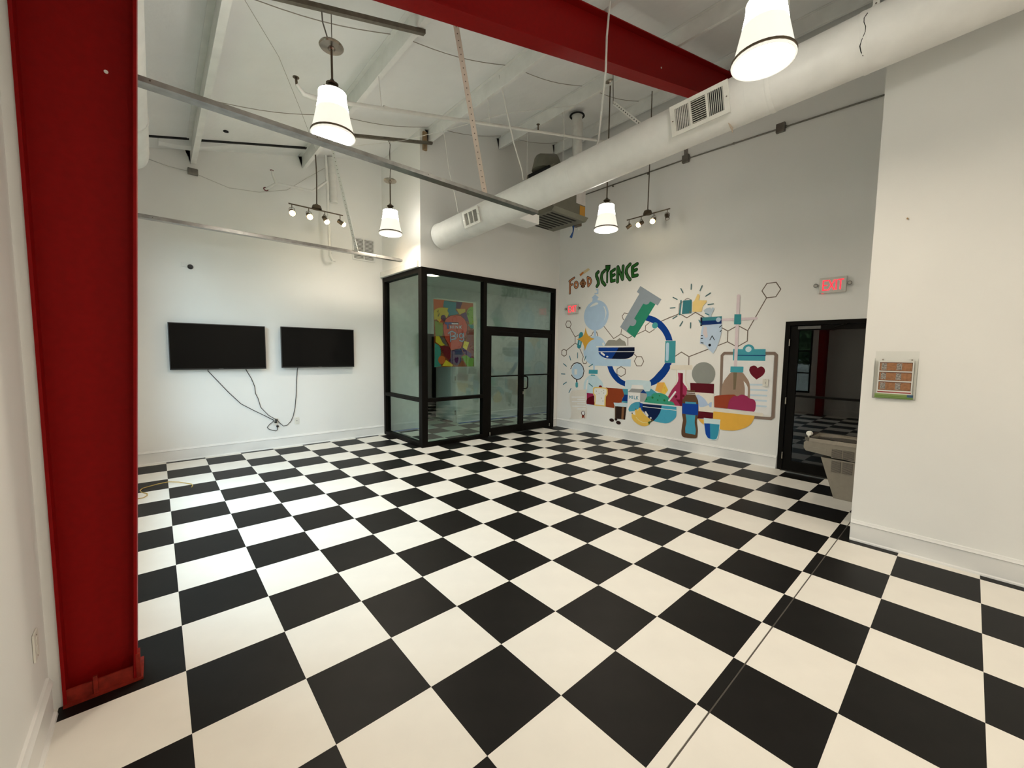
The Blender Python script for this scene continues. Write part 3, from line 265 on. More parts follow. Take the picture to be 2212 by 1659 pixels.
LETTERS = [('letter_f',[["s","#c9c7bd",0.0786,[2.8696,3.2346,2.7368,3.2928]],["s","#c9c7bd",0.0797,[2.8531,3.2205,2.8456,2.9728]],["s","#c9c7bd",0.0791,[2.8505,3.1353,2.7852,3.1577]],["s","#0d0b08",0.0513,[2.8696,3.2346,2.7368,3.2928]],["s","#0d0b08",0.0521,[2.8531,3.2205,2.8456,2.9728]],["s","#0d0b08",0.0517,[2.8505,3.1353,2.7852,3.1577]],["s","#a56c48",0.0289,[2.8696,3.2346,2.7368,3.2928]],["s","#a56c48",0.0293,[2.8531,3.2205,2.8456,2.9728]],["s","#a56c48",0.0291,[2.8505,3.1353,2.7852,3.1577]]]),
('letter_o',[["s","#c9c7bd",0.0803,[2.6329,3.1305,2.6354,3.1071,2.6442,3.0879,2.658,3.076,2.6746,3.0731,2.6915,3.0797,2.7062,3.0948,2.7164,3.1162,2.7205,3.1406,2.7179,3.1641,2.709,3.1833,2.6951,3.1951,2.6785,3.1979,2.6616,3.1911,2.647,3.1759,2.637,3.1546,2.6329,3.1305]],["s","#0d0b08",0.053,[2.6329,3.1305,2.6354,3.1071,2.6442,3.0879,2.658,3.076,2.6746,3.0731,2.6915,3.0797,2.7062,3.0948,2.7164,3.1162,2.7205,3.1406,2.7179,3.1641,2.709,3.1833,2.6951,3.1951,2.6785,3.1979,2.6616,3.1911,2.647,3.1759,2.637,3.1546,2.6329,3.1305]],["s","#a56c48",0.0305,[2.6329,3.1305,2.6354,3.1071,2.6442,3.0879,2.658,3.076,2.6746,3.0731,2.6915,3.0797,2.7062,3.0948,2.7164,3.1162,2.7205,3.1406,2.7179,3.1641,2.709,3.1833,2.6951,3.1951,2.6785,3.1979,2.6616,3.1911,2.647,3.1759,2.637,3.1546,2.6329,3.1305]]]),
('letter_o',[["s","#c9c7bd",0.0553,[2.4566,3.1414,2.4582,3.1087,2.4652,3.0816,2.4763,3.0641,2.49,3.0591,2.5041,3.0672,2.5166,3.0874,2.5254,3.1164,2.5293,3.15,2.5276,3.1829,2.5206,3.2101,2.5094,3.2274,2.4956,3.2322,2.4815,3.2239,2.4692,3.2037,2.4604,3.1748,2.4566,3.1414]],["s","#c9c7bd",0.0555,[2.4175,3.1368,2.4227,3.1225,2.4386,3.1117,2.4627,3.106,2.4915,3.1063,2.5207,3.1127,2.5457,3.1241,2.5627,3.1389,2.5691,3.1547,2.5637,3.1692,2.5475,3.18,2.5231,3.1856,2.4941,3.185,2.4651,3.1785,2.4404,3.1671,2.4237,3.1525,2.4175,3.1368]],["s","#0d0b08",0.0284,[2.4566,3.1414,2.4582,3.1087,2.4652,3.0816,2.4763,3.0641,2.49,3.0591,2.5041,3.0672,2.5166,3.0874,2.5254,3.1164,2.5293,3.15,2.5276,3.1829,2.5206,3.2101,2.5094,3.2274,2.4956,3.2322,2.4815,3.2239,2.4692,3.2037,2.4604,3.1748,2.4566,3.1414]],["s","#0d0b08",0.0285,[2.4175,3.1368,2.4227,3.1225,2.4386,3.1117,2.4627,3.106,2.4915,3.1063,2.5207,3.1127,2.5457,3.1241,2.5627,3.1389,2.5691,3.1547,2.5637,3.1692,2.5475,3.18,2.5231,3.1856,2.4941,3.185,2.4651,3.1785,2.4404,3.1671,2.4237,3.1525,2.4175,3.1368]],["s","#a56c48",0.0063,[2.4566,3.1414,2.4582,3.1087,2.4652,3.0816,2.4763,3.0641,2.49,3.0591,2.5041,3.0672,2.5166,3.0874,2.5254,3.1164,2.5293,3.15,2.5276,3.1829,2.5206,3.2101,2.5094,3.2274,2.4956,3.2322,2.4815,3.2239,2.4692,3.2037,2.4604,3.1748,2.4566,3.1414]],["s","#a56c48",0.0063,[2.4175,3.1368,2.4227,3.1225,2.4386,3.1117,2.4627,3.106,2.4915,3.1063,2.5207,3.1127,2.5457,3.1241,2.5627,3.1389,2.5691,3.1547,2.5637,3.1692,2.5475,3.18,2.5231,3.1856,2.4941,3.185,2.4651,3.1785,2.4404,3.1671,2.4237,3.1525,2.4175,3.1368]],["p","#2a1810",[2.5405,3.2143,2.4501,3.2187,2.4349,3.0608,2.5458,3.0653]],["s","#a07048",0.0071,[2.4626,3.1421,2.4638,3.1109,2.4695,3.0848,2.4787,3.068,2.4901,3.063,2.5019,3.0706,2.5124,3.0897,2.5198,3.1173,2.5232,3.1493,2.5219,3.1807,2.5162,3.2068,2.5069,3.2235,2.4955,3.2283,2.4837,3.2206,2.4733,3.2015,2.4659,3.1739,2.4626,3.1421]],["s","#a07048",0.0071,[2.4205,3.1372,2.4256,3.1243,2.4408,3.1147,2.464,3.1098,2.4917,3.1103,2.5196,3.1162,2.5437,3.1266,2.56,3.14,2.566,3.1543,2.5608,3.1673,2.5453,3.1769,2.5218,3.1818,2.494,3.1811,2.4661,3.1751,2.4424,3.1646,2.4265,3.1513,2.4205,3.1372]],["s","#a07048",0.0071,[2.4375,3.1392,2.4415,3.1337,2.4533,3.13,2.4711,3.1287,2.4923,3.13,2.5136,3.1336,2.5319,3.1392,2.5442,3.1457,2.5486,3.1523,2.5446,3.1578,2.5326,3.1615,2.5146,3.1628,2.4933,3.1614,2.4721,3.1577,2.454,3.1522,2.4419,3.1457,2.4375,3.1392]]]),
('letter_d',[["s","#c9c7bd",0.0778,[2.3741,3.2557,2.3512,3.0709]],["s","#c9c7bd",0.0772,[2.3741,3.2557,2.3076,3.2279,2.2793,3.1667,2.2943,3.1223,2.3482,3.0705]],["s","#0d0b08",0.0514,[2.3741,3.2557,2.3512,3.0709]],["s","#0d0b08",0.051,[2.3741,3.2557,2.3076,3.2279,2.2793,3.1667,2.2943,3.1223,2.3482,3.0705]],["s","#a56c48",0.0296,[2.3741,3.2557,2.3512,3.0709]],["s","#a56c48",0.0293,[2.3741,3.2557,2.3076,3.2279,2.2793,3.1667,2.2943,3.1223,2.3482,3.0705]]]),
('letter_s',[["s","#c9c7bd",0.0942,[2.1057,3.3269,2.1469,3.2947,2.1453,3.249,2.0998,3.1599,2.0899,3.0906,2.124,3.0453]],["s","#0d0b08",0.0745,[2.1057,3.3269,2.1469,3.2947,2.1453,3.249,2.0998,3.1599,2.0899,3.0906,2.124,3.0453]],["s","#2c5527",0.0471,[2.1057,3.3269,2.1469,3.2947,2.1453,3.249,2.0998,3.1599,2.0899,3.0906,2.124,3.0453]]]),
('letter_c',[["s","#c9c7bd",0.0935,[1.9444,3.3343,2.0069,3.2908,2.0253,3.2108,1.9961,3.1171,1.9296,3.0494]],["s","#0d0b08",0.0739,[1.9444,3.3343,2.0069,3.2908,2.0253,3.2108,1.9961,3.1171,1.9296,3.0494]],["s","#2c5527",0.0468,[1.9444,3.3343,2.0069,3.2908,2.0253,3.2108,1.9961,3.1171,1.9296,3.0494]]]),
('letter_i',[["s","#c9c7bd",0.0716,[1.8829,3.3109,1.8795,3.0919]],["s","#0d0b08",0.0462,[1.8829,3.3109,1.8795,3.0919]],["s","#1e4d1c",0.0253,[1.8829,3.3109,1.8795,3.0919]],["p","#0d0b08",[1.9346,3.4405,1.8086,3.4252,1.8097,3.3985,1.8108,3.371,1.8163,3.3456,1.8283,3.3245,1.8451,3.3049,1.8614,3.2857,1.893,3.2901,1.9053,3.3135,1.918,3.3377,1.9272,3.3616,1.9318,3.3877,1.9333,3.4145]],["p","#1e4d1c",[1.9177,3.4231,1.8241,3.4128,1.8258,3.3923,1.8276,3.3711,1.8325,3.3516,1.8431,3.333,1.8571,3.3153,1.8708,3.2981,1.8843,3.3,1.8949,3.3208,1.9058,3.3422,1.9137,3.3633,1.9169,3.3832,1.9173,3.4035]],["s","#12300f",0.0059,[1.8867,3.4148,1.8824,3.3699]],["s","#12300f",0.0059,[1.8552,3.4116,1.8563,3.3661]]]),
('letter_e',[["s","#c9c7bd",0.0856,[1.7039,3.3259,1.7928,3.2873,1.7865,3.1874,1.7789,3.1019,1.6914,3.1095]],["s","#c9c7bd",0.085,[1.7825,3.1979,1.713,3.2201]],["s","#0d0b08",0.0664,[1.7039,3.3259,1.7928,3.2873,1.7865,3.1874,1.7789,3.1019,1.6914,3.1095]],["s","#0d0b08",0.0659,[1.7825,3.1979,1.713,3.2201]],["s","#1e4d1c",0.0398,[1.7039,3.3259,1.7928,3.2873,1.7865,3.1874,1.7789,3.1019,1.6914,3.1095]],["s","#1e4d1c",0.0396,[1.7825,3.1979,1.713,3.2201]]]),
('letter_n',[["s","#c9c7bd",0.0874,[1.6386,3.3598,1.6338,3.0734]],["s","#c9c7bd",0.0865,[1.6361,3.3594,1.5244,3.1104]],["s","#c9c7bd",0.0865,[1.5196,3.3566,1.5202,3.1099]],["s","#0d0b08",0.0685,[1.6386,3.3598,1.6338,3.0734]],["s","#0d0b08",0.0677,[1.6361,3.3594,1.5244,3.1104]],["s","#0d0b08",0.0677,[1.5196,3.3566,1.5202,3.1099]],["s","#2c5527",0.0423,[1.6386,3.3598,1.6338,3.0734]],["s","#2c5527",0.0418,[1.6361,3.3594,1.5244,3.1104]],["s","#2c5527",0.0418,[1.5196,3.3566,1.5202,3.1099]]]),
('letter_c',[["s","#c9c7bd",0.09,[1.3687,3.3693,1.4322,3.3153,1.448,3.2324,1.4133,3.1497,1.3573,3.0824]],["s","#0d0b08",0.0714,[1.3687,3.3693,1.4322,3.3153,1.448,3.2324,1.4133,3.1497,1.3573,3.0824]],["s","#2c5527",0.0457,[1.3687,3.3693,1.4322,3.3153,1.448,3.2324,1.4133,3.1497,1.3573,3.0824]]]),
('letter_e',[["s","#c9c7bd",0.0888,[1.2154,3.3529,1.3121,3.3117,1.3083,3.2166,1.2985,3.1347,1.2069,3.1436]],["s","#c9c7bd",0.088,[1.2984,3.2328,1.2271,3.2506]],["s","#0d0b08",0.0705,[1.2154,3.3529,1.3121,3.3117,1.3083,3.2166,1.2985,3.1347,1.2069,3.1436]],["s","#0d0b08",0.0699,[1.2984,3.2328,1.2271,3.2506]],["s","#1e4d1c",0.0451,[1.2154,3.3529,1.3121,3.3117,1.3083,3.2166,1.2985,3.1347,1.2069,3.1436]],["s","#1e4d1c",0.0447,[1.2984,3.2328,1.2271,3.2506]]]),
('pencil_mark',[["p","#a0622f",[2.5904,3.3427,2.5009,3.3932,2.4697,3.3577,2.5635,3.2982]],["p","#b3a27a",[2.4909,3.3957,2.3587,3.4428,2.3134,3.4017,2.469,3.3381]]]),
]
POSTER = [('paint_patch',[["p","#7a3a1c",[3.6132,2.578,4.4611,2.5806,4.4907,1.396,3.6287,1.3956]],["p","#b5532a",[3.6132,2.578,3.857,2.5848,3.8082,2.4567,3.6221,2.3926]],["p","#2a6a70",[3.8277,2.5738,4.0868,2.5642,4.1176,2.4992,4.0667,2.4274,4.1386,2.3649,3.926,2.2994,3.8963,2.439,3.8082,2.4649]],["p","#43223f",[4.0867,2.5811,4.2419,2.5782,4.1693,2.461,4.0768,2.4535]],["p","#9a4a1e",[4.221,2.5806,4.4611,2.5806,4.4616,2.5107,4.2846,2.4444,4.1694,2.4525]],["p","#b5982d",[3.6267,2.3767,3.6387,2.3952,3.6602,2.4102,3.6834,2.4219,3.7107,2.4328,3.7402,2.4406,3.7695,2.4453,3.8175,2.4485,3.8673,2.4487,3.9161,2.4489,3.9077,2.432,3.8991,2.4145,3.8963,2.3974,3.9025,2.3831,3.9144,2.3704,3.926,2.3579,3.8766,2.2461,3.7983,2.2494,3.7307,2.1875,3.6735,2.2333,3.631,2.2224,3.6263,2.2735,3.6215,2.326]],["p","#b0902c",[4.087,2.4459,4.2845,2.4616,4.2848,2.4099,4.1593,2.3493]],["p","#6b8a24",[4.3166,2.4123,4.3304,2.4424,4.3528,2.4711,4.3804,2.4953,4.4047,2.5068,4.4335,2.5132,4.4615,2.5195,4.4689,2.213,4.393,2.1649,4.3701,2.2153,4.3467,2.2669,4.3277,2.3178,4.3187,2.3485,4.3132,2.3809]],["p","#46244a",[4.18,2.3593,4.306,2.4029,4.3277,2.3265,4.3711,2.2249,4.2855,2.2458]],["p","#6b7a2a",[3.6356,2.2064,3.7983,2.1831,3.8079,2.0175,3.7883,1.9501,3.6539,1.9452]],["p","#3f7468",[4.3391,2.1795,4.4746,2.1869,4.4805,2.1166,4.415,2.1047]],["p","#7d3a1e",[4.3394,2.1272,4.4806,2.099,4.4891,1.6465,4.3626,1.7777]],["p","#c9a92d",[3.6539,1.937,3.7303,1.9397,3.8469,1.7929,3.7687,1.7662,3.6536,1.8382]],["p","#5f5147",[3.7111,1.9721,3.8273,1.9181,3.9263,1.7269,3.7979,1.8253]],["p","#3f7a6a",[3.6346,1.8213,3.6723,1.8028,3.7115,1.7837,3.7396,1.7573,3.7575,1.7131,3.7629,1.6637,3.7588,1.6158,3.7455,1.581,3.7227,1.5477,3.7007,1.5155,3.778,1.406,3.6287,1.3956]],["p","#6b1a1f",[3.7397,1.774,3.9163,1.7691,3.9766,1.6851,3.9364,1.5146,3.8272,1.5993]],["p","#c9a92d",[3.8666,1.5233,4.0175,1.4284,3.9971,1.4029,3.7878,1.4142]],["p","#6a1c20",[4.3847,1.7075,4.4827,1.78,4.4906,1.4229,4.4181,1.575]],["p","#648a28",[4.2035,1.5833,4.2486,1.5949,4.2954,1.6068,4.3419,1.6101,4.369,1.6005,4.3932,1.5821,4.4181,1.5661,4.4392,1.5589,4.462,1.5535,4.4842,1.5483,4.4741,1.3963,4.3322,1.3982]],["p","#d0b42e",[4.2659,1.8717,4.3731,1.8483,4.3093,1.6934,4.2241,1.7402]],["p","#452552",[4.1924,1.7744,4.4287,1.6371,4.4182,1.5483,4.2668,1.636]],["e","#46243f",3.8129,2.2669,0.0539,0.0539],["e","#b55a2a",3.7781,1.5236,0.0739,0.0739],["s","#14110e",0.0057,[3.6834,2.3811,3.6928,2.3573,3.7119,2.3997,3.7022,2.2843,3.7358,2.3523,3.7165,2.2852]],["s","#14110e",0.0061,[4.3699,2.4424,4.3379,2.4139,4.3221,2.3695,4.349,2.3453,4.3681,2.3814,4.3381,2.3879,4.3222,2.3608]],["s","#14110e",0.0061,[4.3807,2.4432,4.4022,2.458,4.4239,2.4422]],["s","#14110e",0.0059,[3.7396,1.749,3.7686,1.7245,3.7492,1.6992,3.7978,1.6914,3.7589,1.6659,3.8076,1.658,3.7491,1.6241]]]),
('light_bulb',[["p","#b5422f",[4.0669,2.3386,4.1049,2.3409,4.144,2.3405,4.1801,2.3337,4.2155,2.3181,4.2477,2.2961,4.2748,2.2711,4.2977,2.2433,4.3162,2.2116,4.3284,2.1789,4.3342,2.145,4.334,2.1091,4.3289,2.0744,4.3152,2.0241,4.2964,1.9732,4.2763,1.9242,4.2597,1.889,4.2408,1.8534,4.2238,1.8184,4.2126,1.7898,4.2024,1.76,4.1925,1.731,3.9665,1.6893,3.9507,1.7272,3.9345,1.7662,3.9163,1.8029,3.8899,1.8412,3.8603,1.8793,3.8372,1.9184,3.8228,1.961,3.8138,2.0064,3.8079,2.0508,3.8041,2.0836,3.803,2.1177,3.808,2.1505,3.8212,2.1892,3.8407,2.2278,3.8667,2.2621,3.895,2.2852,3.9298,2.304,3.9659,2.3189,3.9981,2.3288,4.0328,2.3351]],["s","#1a1210",0.0102,[4.0669,2.3386,4.1801,2.3337,4.2748,2.2711,4.3284,2.1789,4.3289,2.0744,4.2763,1.9242,4.2238,1.8184,4.1925,1.731,3.9665,1.6893,3.9163,1.8029,3.8372,1.9184,3.8079,2.0508,3.808,2.1505,3.8667,2.2621,3.9659,2.3189,4.0669,2.3386]],["p","#3f2147",[3.9665,1.685,4.1926,1.7224,4.2562,1.6272,4.233,1.611,4.2091,1.5944,4.1931,1.5746,4.1911,1.546,4.1975,1.5153,4.1933,1.4875,4.1679,1.4611,4.1332,1.4396,4.0997,1.4188,4.0719,1.4269,4.0435,1.4351,4.0174,1.4456,3.986,1.4642,3.9557,1.4855,3.9264,1.5061,3.9451,1.5336,3.9644,1.5619,3.9767,1.5913,3.9779,1.6221,3.9721,1.6541]],["s","#150d18",0.0069,[3.9766,1.6084,4.058,1.626,4.2456,1.6271]],["s","#150d18",0.0069,[3.9364,1.5061,4.0582,1.5314,4.1931,1.5746]],["s","#150d18",0.0069,[4.0174,1.4456,4.0996,1.4621,4.1828,1.5137]]]),
('poster_lettering',[["s","#16141c",0.0444,[3.8569,2.1765,4.1205,2.1863]],["s","#16141c",0.0436,[3.8983,2.1722,3.9082,2.0931]],["s","#34457a",0.0321,[3.8569,2.1765,3.9962,2.1819]],["s","#c2b6b8",0.0205,[3.9962,2.176,4.1205,2.1804]],["s","#34457a",0.0319,[3.8983,2.1722,3.9082,2.0956]],["s","#2a2028",0.0202,[3.9561,2.135,3.9561,2.0895]],["s","#2a2028",0.0203,[3.9962,2.1371,3.9963,2.0915]],["s","#2a2028",0.0203,[3.9561,2.1123,3.9963,2.1143]],["s","#2a2028",0.0204,[4.0316,2.139,4.0317,2.0932]],["s","#2a2028",0.0205,[4.0755,2.0953,4.0754,2.1413,4.1207,2.0975,4.1206,2.1436]],["s","#2a2028",0.0206,[4.1599,2.1457,4.1601,2.0994]],["s","#2a2028",0.0206,[4.1964,2.1476,4.1641,2.1227,4.1986,2.1012]],["s","#c2b6b8",0.011,[3.9561,2.135,3.9561,2.0895]],["s","#c2b6b8",0.011,[3.9962,2.1371,3.9963,2.0915]],["s","#c2b6b8",0.011,[3.9561,2.1123,3.9963,2.1143]],["s","#c2b6b8",0.011,[4.0316,2.139,4.0317,2.0932]],["s","#c2b6b8",0.0111,[4.0755,2.0953,4.0754,2.1413,4.1207,2.0975,4.1206,2.1436]],["s","#c2b6b8",0.0112,[4.1599,2.1457,4.1601,2.0994]],["s","#c2b6b8",0.0112,[4.1964,2.1476,4.1641,2.1227,4.1986,2.1012]],["s","#1b1a2a",0.0322,[3.9561,2.0322,3.9623,1.8548]],["s","#1b1a2a",0.0322,[3.9162,2.001,3.9964,2.0407,4.0696,2.0098,4.0574,1.9701,3.9864,1.9488,4.0697,1.9432,4.08,1.9093,3.9864,1.8877]],["s","#1b1a2a",0.0326,[4.1045,1.9915,4.1046,1.9401]],["s","#1b1a2a",0.0327,[4.2316,1.9661,4.2264,1.9452,4.2118,1.9295,4.1919,1.9232,4.172,1.9281,4.1575,1.9428,4.1521,1.9633,4.1574,1.9841,4.1718,1.9998,4.1916,2.0061,4.2115,2.0013,4.2262,1.9867,4.2316,1.9661]],["s","#1b1a2a",0.033,[4.2441,2.0099,4.253,1.8974,4.2184,1.86,4.1607,1.8774]],["s","#c2b6b8",0.0186,[3.9561,2.0322,3.9623,1.8548]],["s","#c2b6b8",0.0186,[3.9162,2.001,3.9964,2.0407,4.0696,2.0098,4.0574,1.9701,3.9864,1.9488,4.0697,1.9432,4.08,1.9093,3.9864,1.8877]],["s","#c2b6b8",0.0189,[4.1045,1.9915,4.1046,1.9401]],["s","#c2b6b8",0.0189,[4.2316,1.9661,4.2264,1.9452,4.2118,1.9295,4.1919,1.9232,4.172,1.9281,4.1575,1.9428,4.1521,1.9633,4.1574,1.9841,4.1718,1.9998,4.1916,2.0061,4.2115,2.0013,4.2262,1.9867,4.2316,1.9661]],["s","#c2b6b8",0.0191,[4.2441,2.0099,4.253,1.8974,4.2184,1.86,4.1607,1.8774]],["s","#34457a",0.0068,[3.9561,2.0322,3.9623,1.8548]],["s","#34457a",0.0068,[3.9162,2.001,3.9964,2.0407,4.0696,2.0098,4.0574,1.9701,3.9864,1.9488,4.0697,1.9432,4.08,1.9093,3.9864,1.8877]],["s","#34457a",0.0069,[4.1045,1.9915,4.1046,1.9401]],["s","#34457a",0.0069,[4.2316,1.9661,4.2264,1.9452,4.2118,1.9295,4.1919,1.9232,4.172,1.9281,4.1575,1.9428,4.1521,1.9633,4.1574,1.9841,4.1718,1.9998,4.1916,2.0061,4.2115,2.0013,4.2262,1.9867,4.2316,1.9661]],["s","#34457a",0.0069,[4.2441,2.0099,4.253,1.8974,4.2184,1.86,4.1607,1.8774]],["e","#1a1210",4.0981,2.0682,0.0123,0.0102],["e","#8a1a1a",4.1034,2.0385,0.0123,0.0103]]),
]
# ------------------------------------------------------------------ room dimensions (metres)
T = 0.457                      # floor square
XL, XM, XR = -0.48, 6.80, 4.68 # left wall, mural wall, right wall faces
YT, YS, YB = 4.68, 3.17, -7.0  # television wall, wall over the storefront, rear wall
YE = -2.41                     # end of right wall
XC = 3.35                      # storefront corner
def cz(x): return 4.44 + 0.256*x          # ceiling underside
def pz(x): return 4.24 + 0.256*x          # purlin underside
# ------------------------------------------------------------------ floor
fl = struct('floor', MB().box(-0.7, 9.2, -7.2, 8.2, -0.12, -0.004), SLAB, 'black and white checkerboard floor of large painted squares', 'floor')
tile_mesh = {}
def tile_obj(x0, x1, y0, y1, white, name, full):
    key = (white, round(x1-x0, 4), round(y1-y0, 4))
    if key not in tile_mesh:
        w, h, b = x1-x0, y1-y0, 0.0006
        vs = [(0,0,-.004),(w,0,-.004),(w,h,-.004),(0,h,-.004),(0,0,-b),(w,0,-b),(w,h,-b),(0,h,-b),(b,b,0),(w-b,b,0),(w-b,h-b,0),(b,h-b,0)]
        fs = [(8,9,10,11)]+[(i,(i+1)%4,4+(i+1)%4,4+i) for i in range(4)]+[(4+i,4+(i+1)%4,8+(i+1)%4,8+i) for i in range(4)]
        me = bpy.data.meshes.new(name); me.from_pydata(vs, [], fs); me.materials.append(WHITET if white else BLACKT); tile_mesh[key] = me
    ob = bpy.data.objects.new(name, tile_mesh[key]); ob.location = (x0, y0, 0); COL.objects.link(ob); ob.parent = fl
    return ob
GR0, GR1 = -2.347, -2.339      # saw-cut joint across the floor
rest = {True: MB(), False: MB()}
def in_view(x, y):
    d = Vector((x, y, 0)) - CAM_LOC; z = d.dot(fwd)
    return z > 0.3 and abs(d.dot(r2)/z) < 1.36 and d.dot(u2)/z > -1.05
def pieces(x0, x1, y0, y1):
    def ylim(xa, xb):
        m = (xa+xb)/2
        if m < XC: return (YB, YT)
        if m < XR: return (YB, 3.20)
        return (YE, 3.20)
    xs = [max(x0, XL)] + [c for c in (XC, XR) if x0 < c < x1] + [min(x1, XM)]
    out = []
    for a, b in zip(xs, xs[1:]):
        if b-a < 0.004: continue
        l = ylim(a, b); ya, yb = max(y0, l[0]), min(y1, l[1])
        if yb-ya < 0.004: continue
        if out and abs(out[-1][1]-a) < 1e-6 and abs(out[-1][2]-ya) < 1e-6 and abs(out[-1][3]-yb) < 1e-6: out[-1] = (out[-1][0], b, ya, yb)
        else: out.append((a, b, ya, yb))
    res = []
    for a, b, ya, yb in out:
        if ya < GR0 and yb > GR1: res += [(a, b, ya, GR0), (a, b, GR1, yb)]
        else: res.append((a, b, ya, yb))
    return res
ntile = 0
for i in range(-2, 16):
    for j in range(-12, 17):
        white = (i+j) % 2 == 0
        for a, b, ya, yb in pieces(i*T, (i+1)*T, -(j+1)*T, -j*T):
            vis = any(in_view(x, y) for x in (a, b, (a+b)/2) for y in (ya, yb, (ya+yb)/2))
            if vis and ntile < 300:
                tile_obj(a, b, ya, yb, white, 'white_tile' if white else 'black_tile', True); ntile += 1
            else: rest[white].box(a, b, ya, yb, -0.004, 0)
# tiles of the glazed lobby and of the passage behind it
TEALT = BLACKT
for i in range(7, 20):
    for j in range(-18, -6):
        x0, x1, y0, y1 = i*T, (i+1)*T, -(j+1)*T, -j*T
        a, b = max(x0, 3.45), min(x1, 8.5); ya, yb = max(y0, 3.26), min(y1, 4.87)
        if b > a and yb > ya: rest[(i+j) % 2 == 0].box(a, b, ya, yb, -0.004, 0)
        a, b = max(x0, 4.3), min(x1, 6.6); ya, yb = max(y0, 4.87), min(y1, 8.0)
        if b > a and yb > ya: rest[(i+j) % 2 == 0].box(a, b, ya, yb, -0.004, 0)
for w in (True, False):
    ob = build(rest[w], 'white_tile_remainder' if w else 'black_tile_remainder', WHITET if w else BLACKT, fl); ob['kind'] = 'stuff'
# ------------------------------------------------------------------ ceiling, purlins
cl = struct('ceiling', MB().prism([(-0.75, cz(-0.75)), (7.2, cz(7.2)), (7.2, cz(7.2)+0.15), (-0.75, cz(-0.75)+0.15)], 'y', -7.2, 4.9), CEIL, 'sloping white insulated roof underside with painted steel purlins', 'ceiling')
for px_ in (0.45, 1.95, 3.50, 5.02, 6.55):
    ye = 4.675 if px_ < 3.3 else 3.165
    z = pz(px_); h = 0.2; s = 0.256
    prof = [(px_, z), (px_+0.065, z+0.065*s), (px_+0.065, z+0.065*s+0.018), (px_+0.061, z+0.061*s+0.018), (px_+0.061, z+0.061*s+0.005), (px_+0.006, z+0.007), (px_+0.006, z+h-0.005), (px_-0.055, z+h-0.02), (px_-0.055, z+h-0.016), (px_, z+h-0.001)]
    ob = build(MB().prism(prof, 'y', -6.99, ye), 'purlin', PURL, cl)
# sagging insulation bands and the open seam near the television wall
for yb in (1.12, 3.04, -1.0):
    for x0, x1 in ((0.55, 1.90), (2.05, 3.44), (3.6, 4.96), (5.12, 6.5)):
        if yb > 3 and x0 > 3.3: pass
        pts = [(x0+(x1-x0)*k/8, yb, cz(x0+(x1-x0)*k/8) - 0.012 - 0.05*math.sin(math.pi*k/8)) for k in range(9)]
        build(MB().tube(pts, 0.0042, 6), 'insulation_band', mat('band_brown', (0.30, 0.27, 0.23), 0.6), cl)
build(MB().prism([(-0.2, cz(-0.2)-0.012), (0.42, cz(0.42)-0.012), (0.42, cz(0.42)+0.01), (-0.2, cz(-0.2)+0.01)], 'y', 4.235, 4.285), 'seam_gap', DARK, cl)
build(MB().prism([(0.53, cz(0.53)-0.012), (1.2, cz(1.2)-0.012), (1.92, cz(1.92)-0.02), (1.92, cz(1.92)+0.01), (0.53, cz(0.53)+0.01)], 'y', 4.255, 4.31), 'seam_gap', DARK, cl)
sag = MB(); rg = []
for k in range(15):
    x = 0.1 + 2.7*k/14; z = cz(x) - 0.01; w = 0.10*math.sin(math.pi*min(1, (k+0.6)/5))*(1 if k < 11 else (15-k)/4)
    rg.append([(x, 4.31+0.02*k/14, z+0.02), (x, 4.33, z-w*0.7), (x, 4.41, z-w), (x, 4.50, z-w*0.6), (x, 4.60, z+0.02)])
sag.ring(rg); build(sag, 'sagging_insulation', CEIL, cl, True)
build(MB().cyl((0.80, 3.90, cz(0.8)-0.003), (0.80, 3.90, cz(0.8)-0.014), 0.032, None, 14), 'roof_hole', DARK, cl)
# ------------------------------------------------------------------ walls
def xz_wall(name, x0, x1, y0, y1, z0, label):
    return struct(name, MB().prism([(x0, z0), (x1, z0), (x1, cz(x1)+0.02), (x0, cz(x0)+0.02)], 'y', y0, y1), WALL, label, 'wall')
def join(*bs):
    m = MB()
    for b in bs: m.box(*b)
    return m
xz_wall('wall_back', -0.63, XC, YT, 4.83, -0.1, 'white painted wall carrying two black televisions')
xz_wall('wall_storefront', XC, 6.80, YS, 3.32, 3.085, 'grey-white wall above the black glazed lobby, behind the duct end')
struct('wall_storefront_end', join((6.66, 6.80, YS, 3.32, -0.1, 3.085)), WALL, 'narrow white wall strip between lobby glazing and mural', 'wall')
struct('wall_return', MB().box(XC, 3.50, 3.32, YT, 3.085, cz(3.4)+0.05), WALL, 'white return wall above the lobby side glass lit warm by a spotlight', 'wall')
DY0, DY1, DZ = -1.24, -2.37, 2.16
struct('wall_mural', join((XM, 6.95, DY0, 3.32, -0.1, cz(XM)+0.1), (XM, 6.95, YE-0.2, DY0, DZ, cz(XM)+0.1)), WALL, 'tall white wall carrying the food science mural', 'wall')
xz_wall('wall_alcove', XR+0.12, 6.95, YE-0.12, YE, -0.1, 'short wall behind the drinking fountain')
struct('wall_right', MB().box(XR, XR+0.12, -7.1, YE, -0.1, cz(XR+.1)+0.05), WALL, 'plain cream wall on the right with clear brochure holder', 'wall')
WY0, WY1, WZ0, WZ1 = 0.0, 3.5, 0.6, 3.2
zt = cz(XL)+0.05
struct('wall_left', join((-0.63, XL, -7.1, WY0, -0.1, zt), (XL, -0.441, -0.355, -0.215, -0.0, 4.1), (-0.63, XL, WY1, 4.83, -0.1, zt), (-0.63, XL, WY0, WY1, -0.1, WZ0), (-0.63, XL, WY0, WY1, WZ1, zt)), WALL, 'white side wall beside the red column with a window beyond it', 'wall')
xz_wall('wall_rear', -0.63, 4.8, -7.15, YB, -0.1, 'plain white wall behind the viewer')
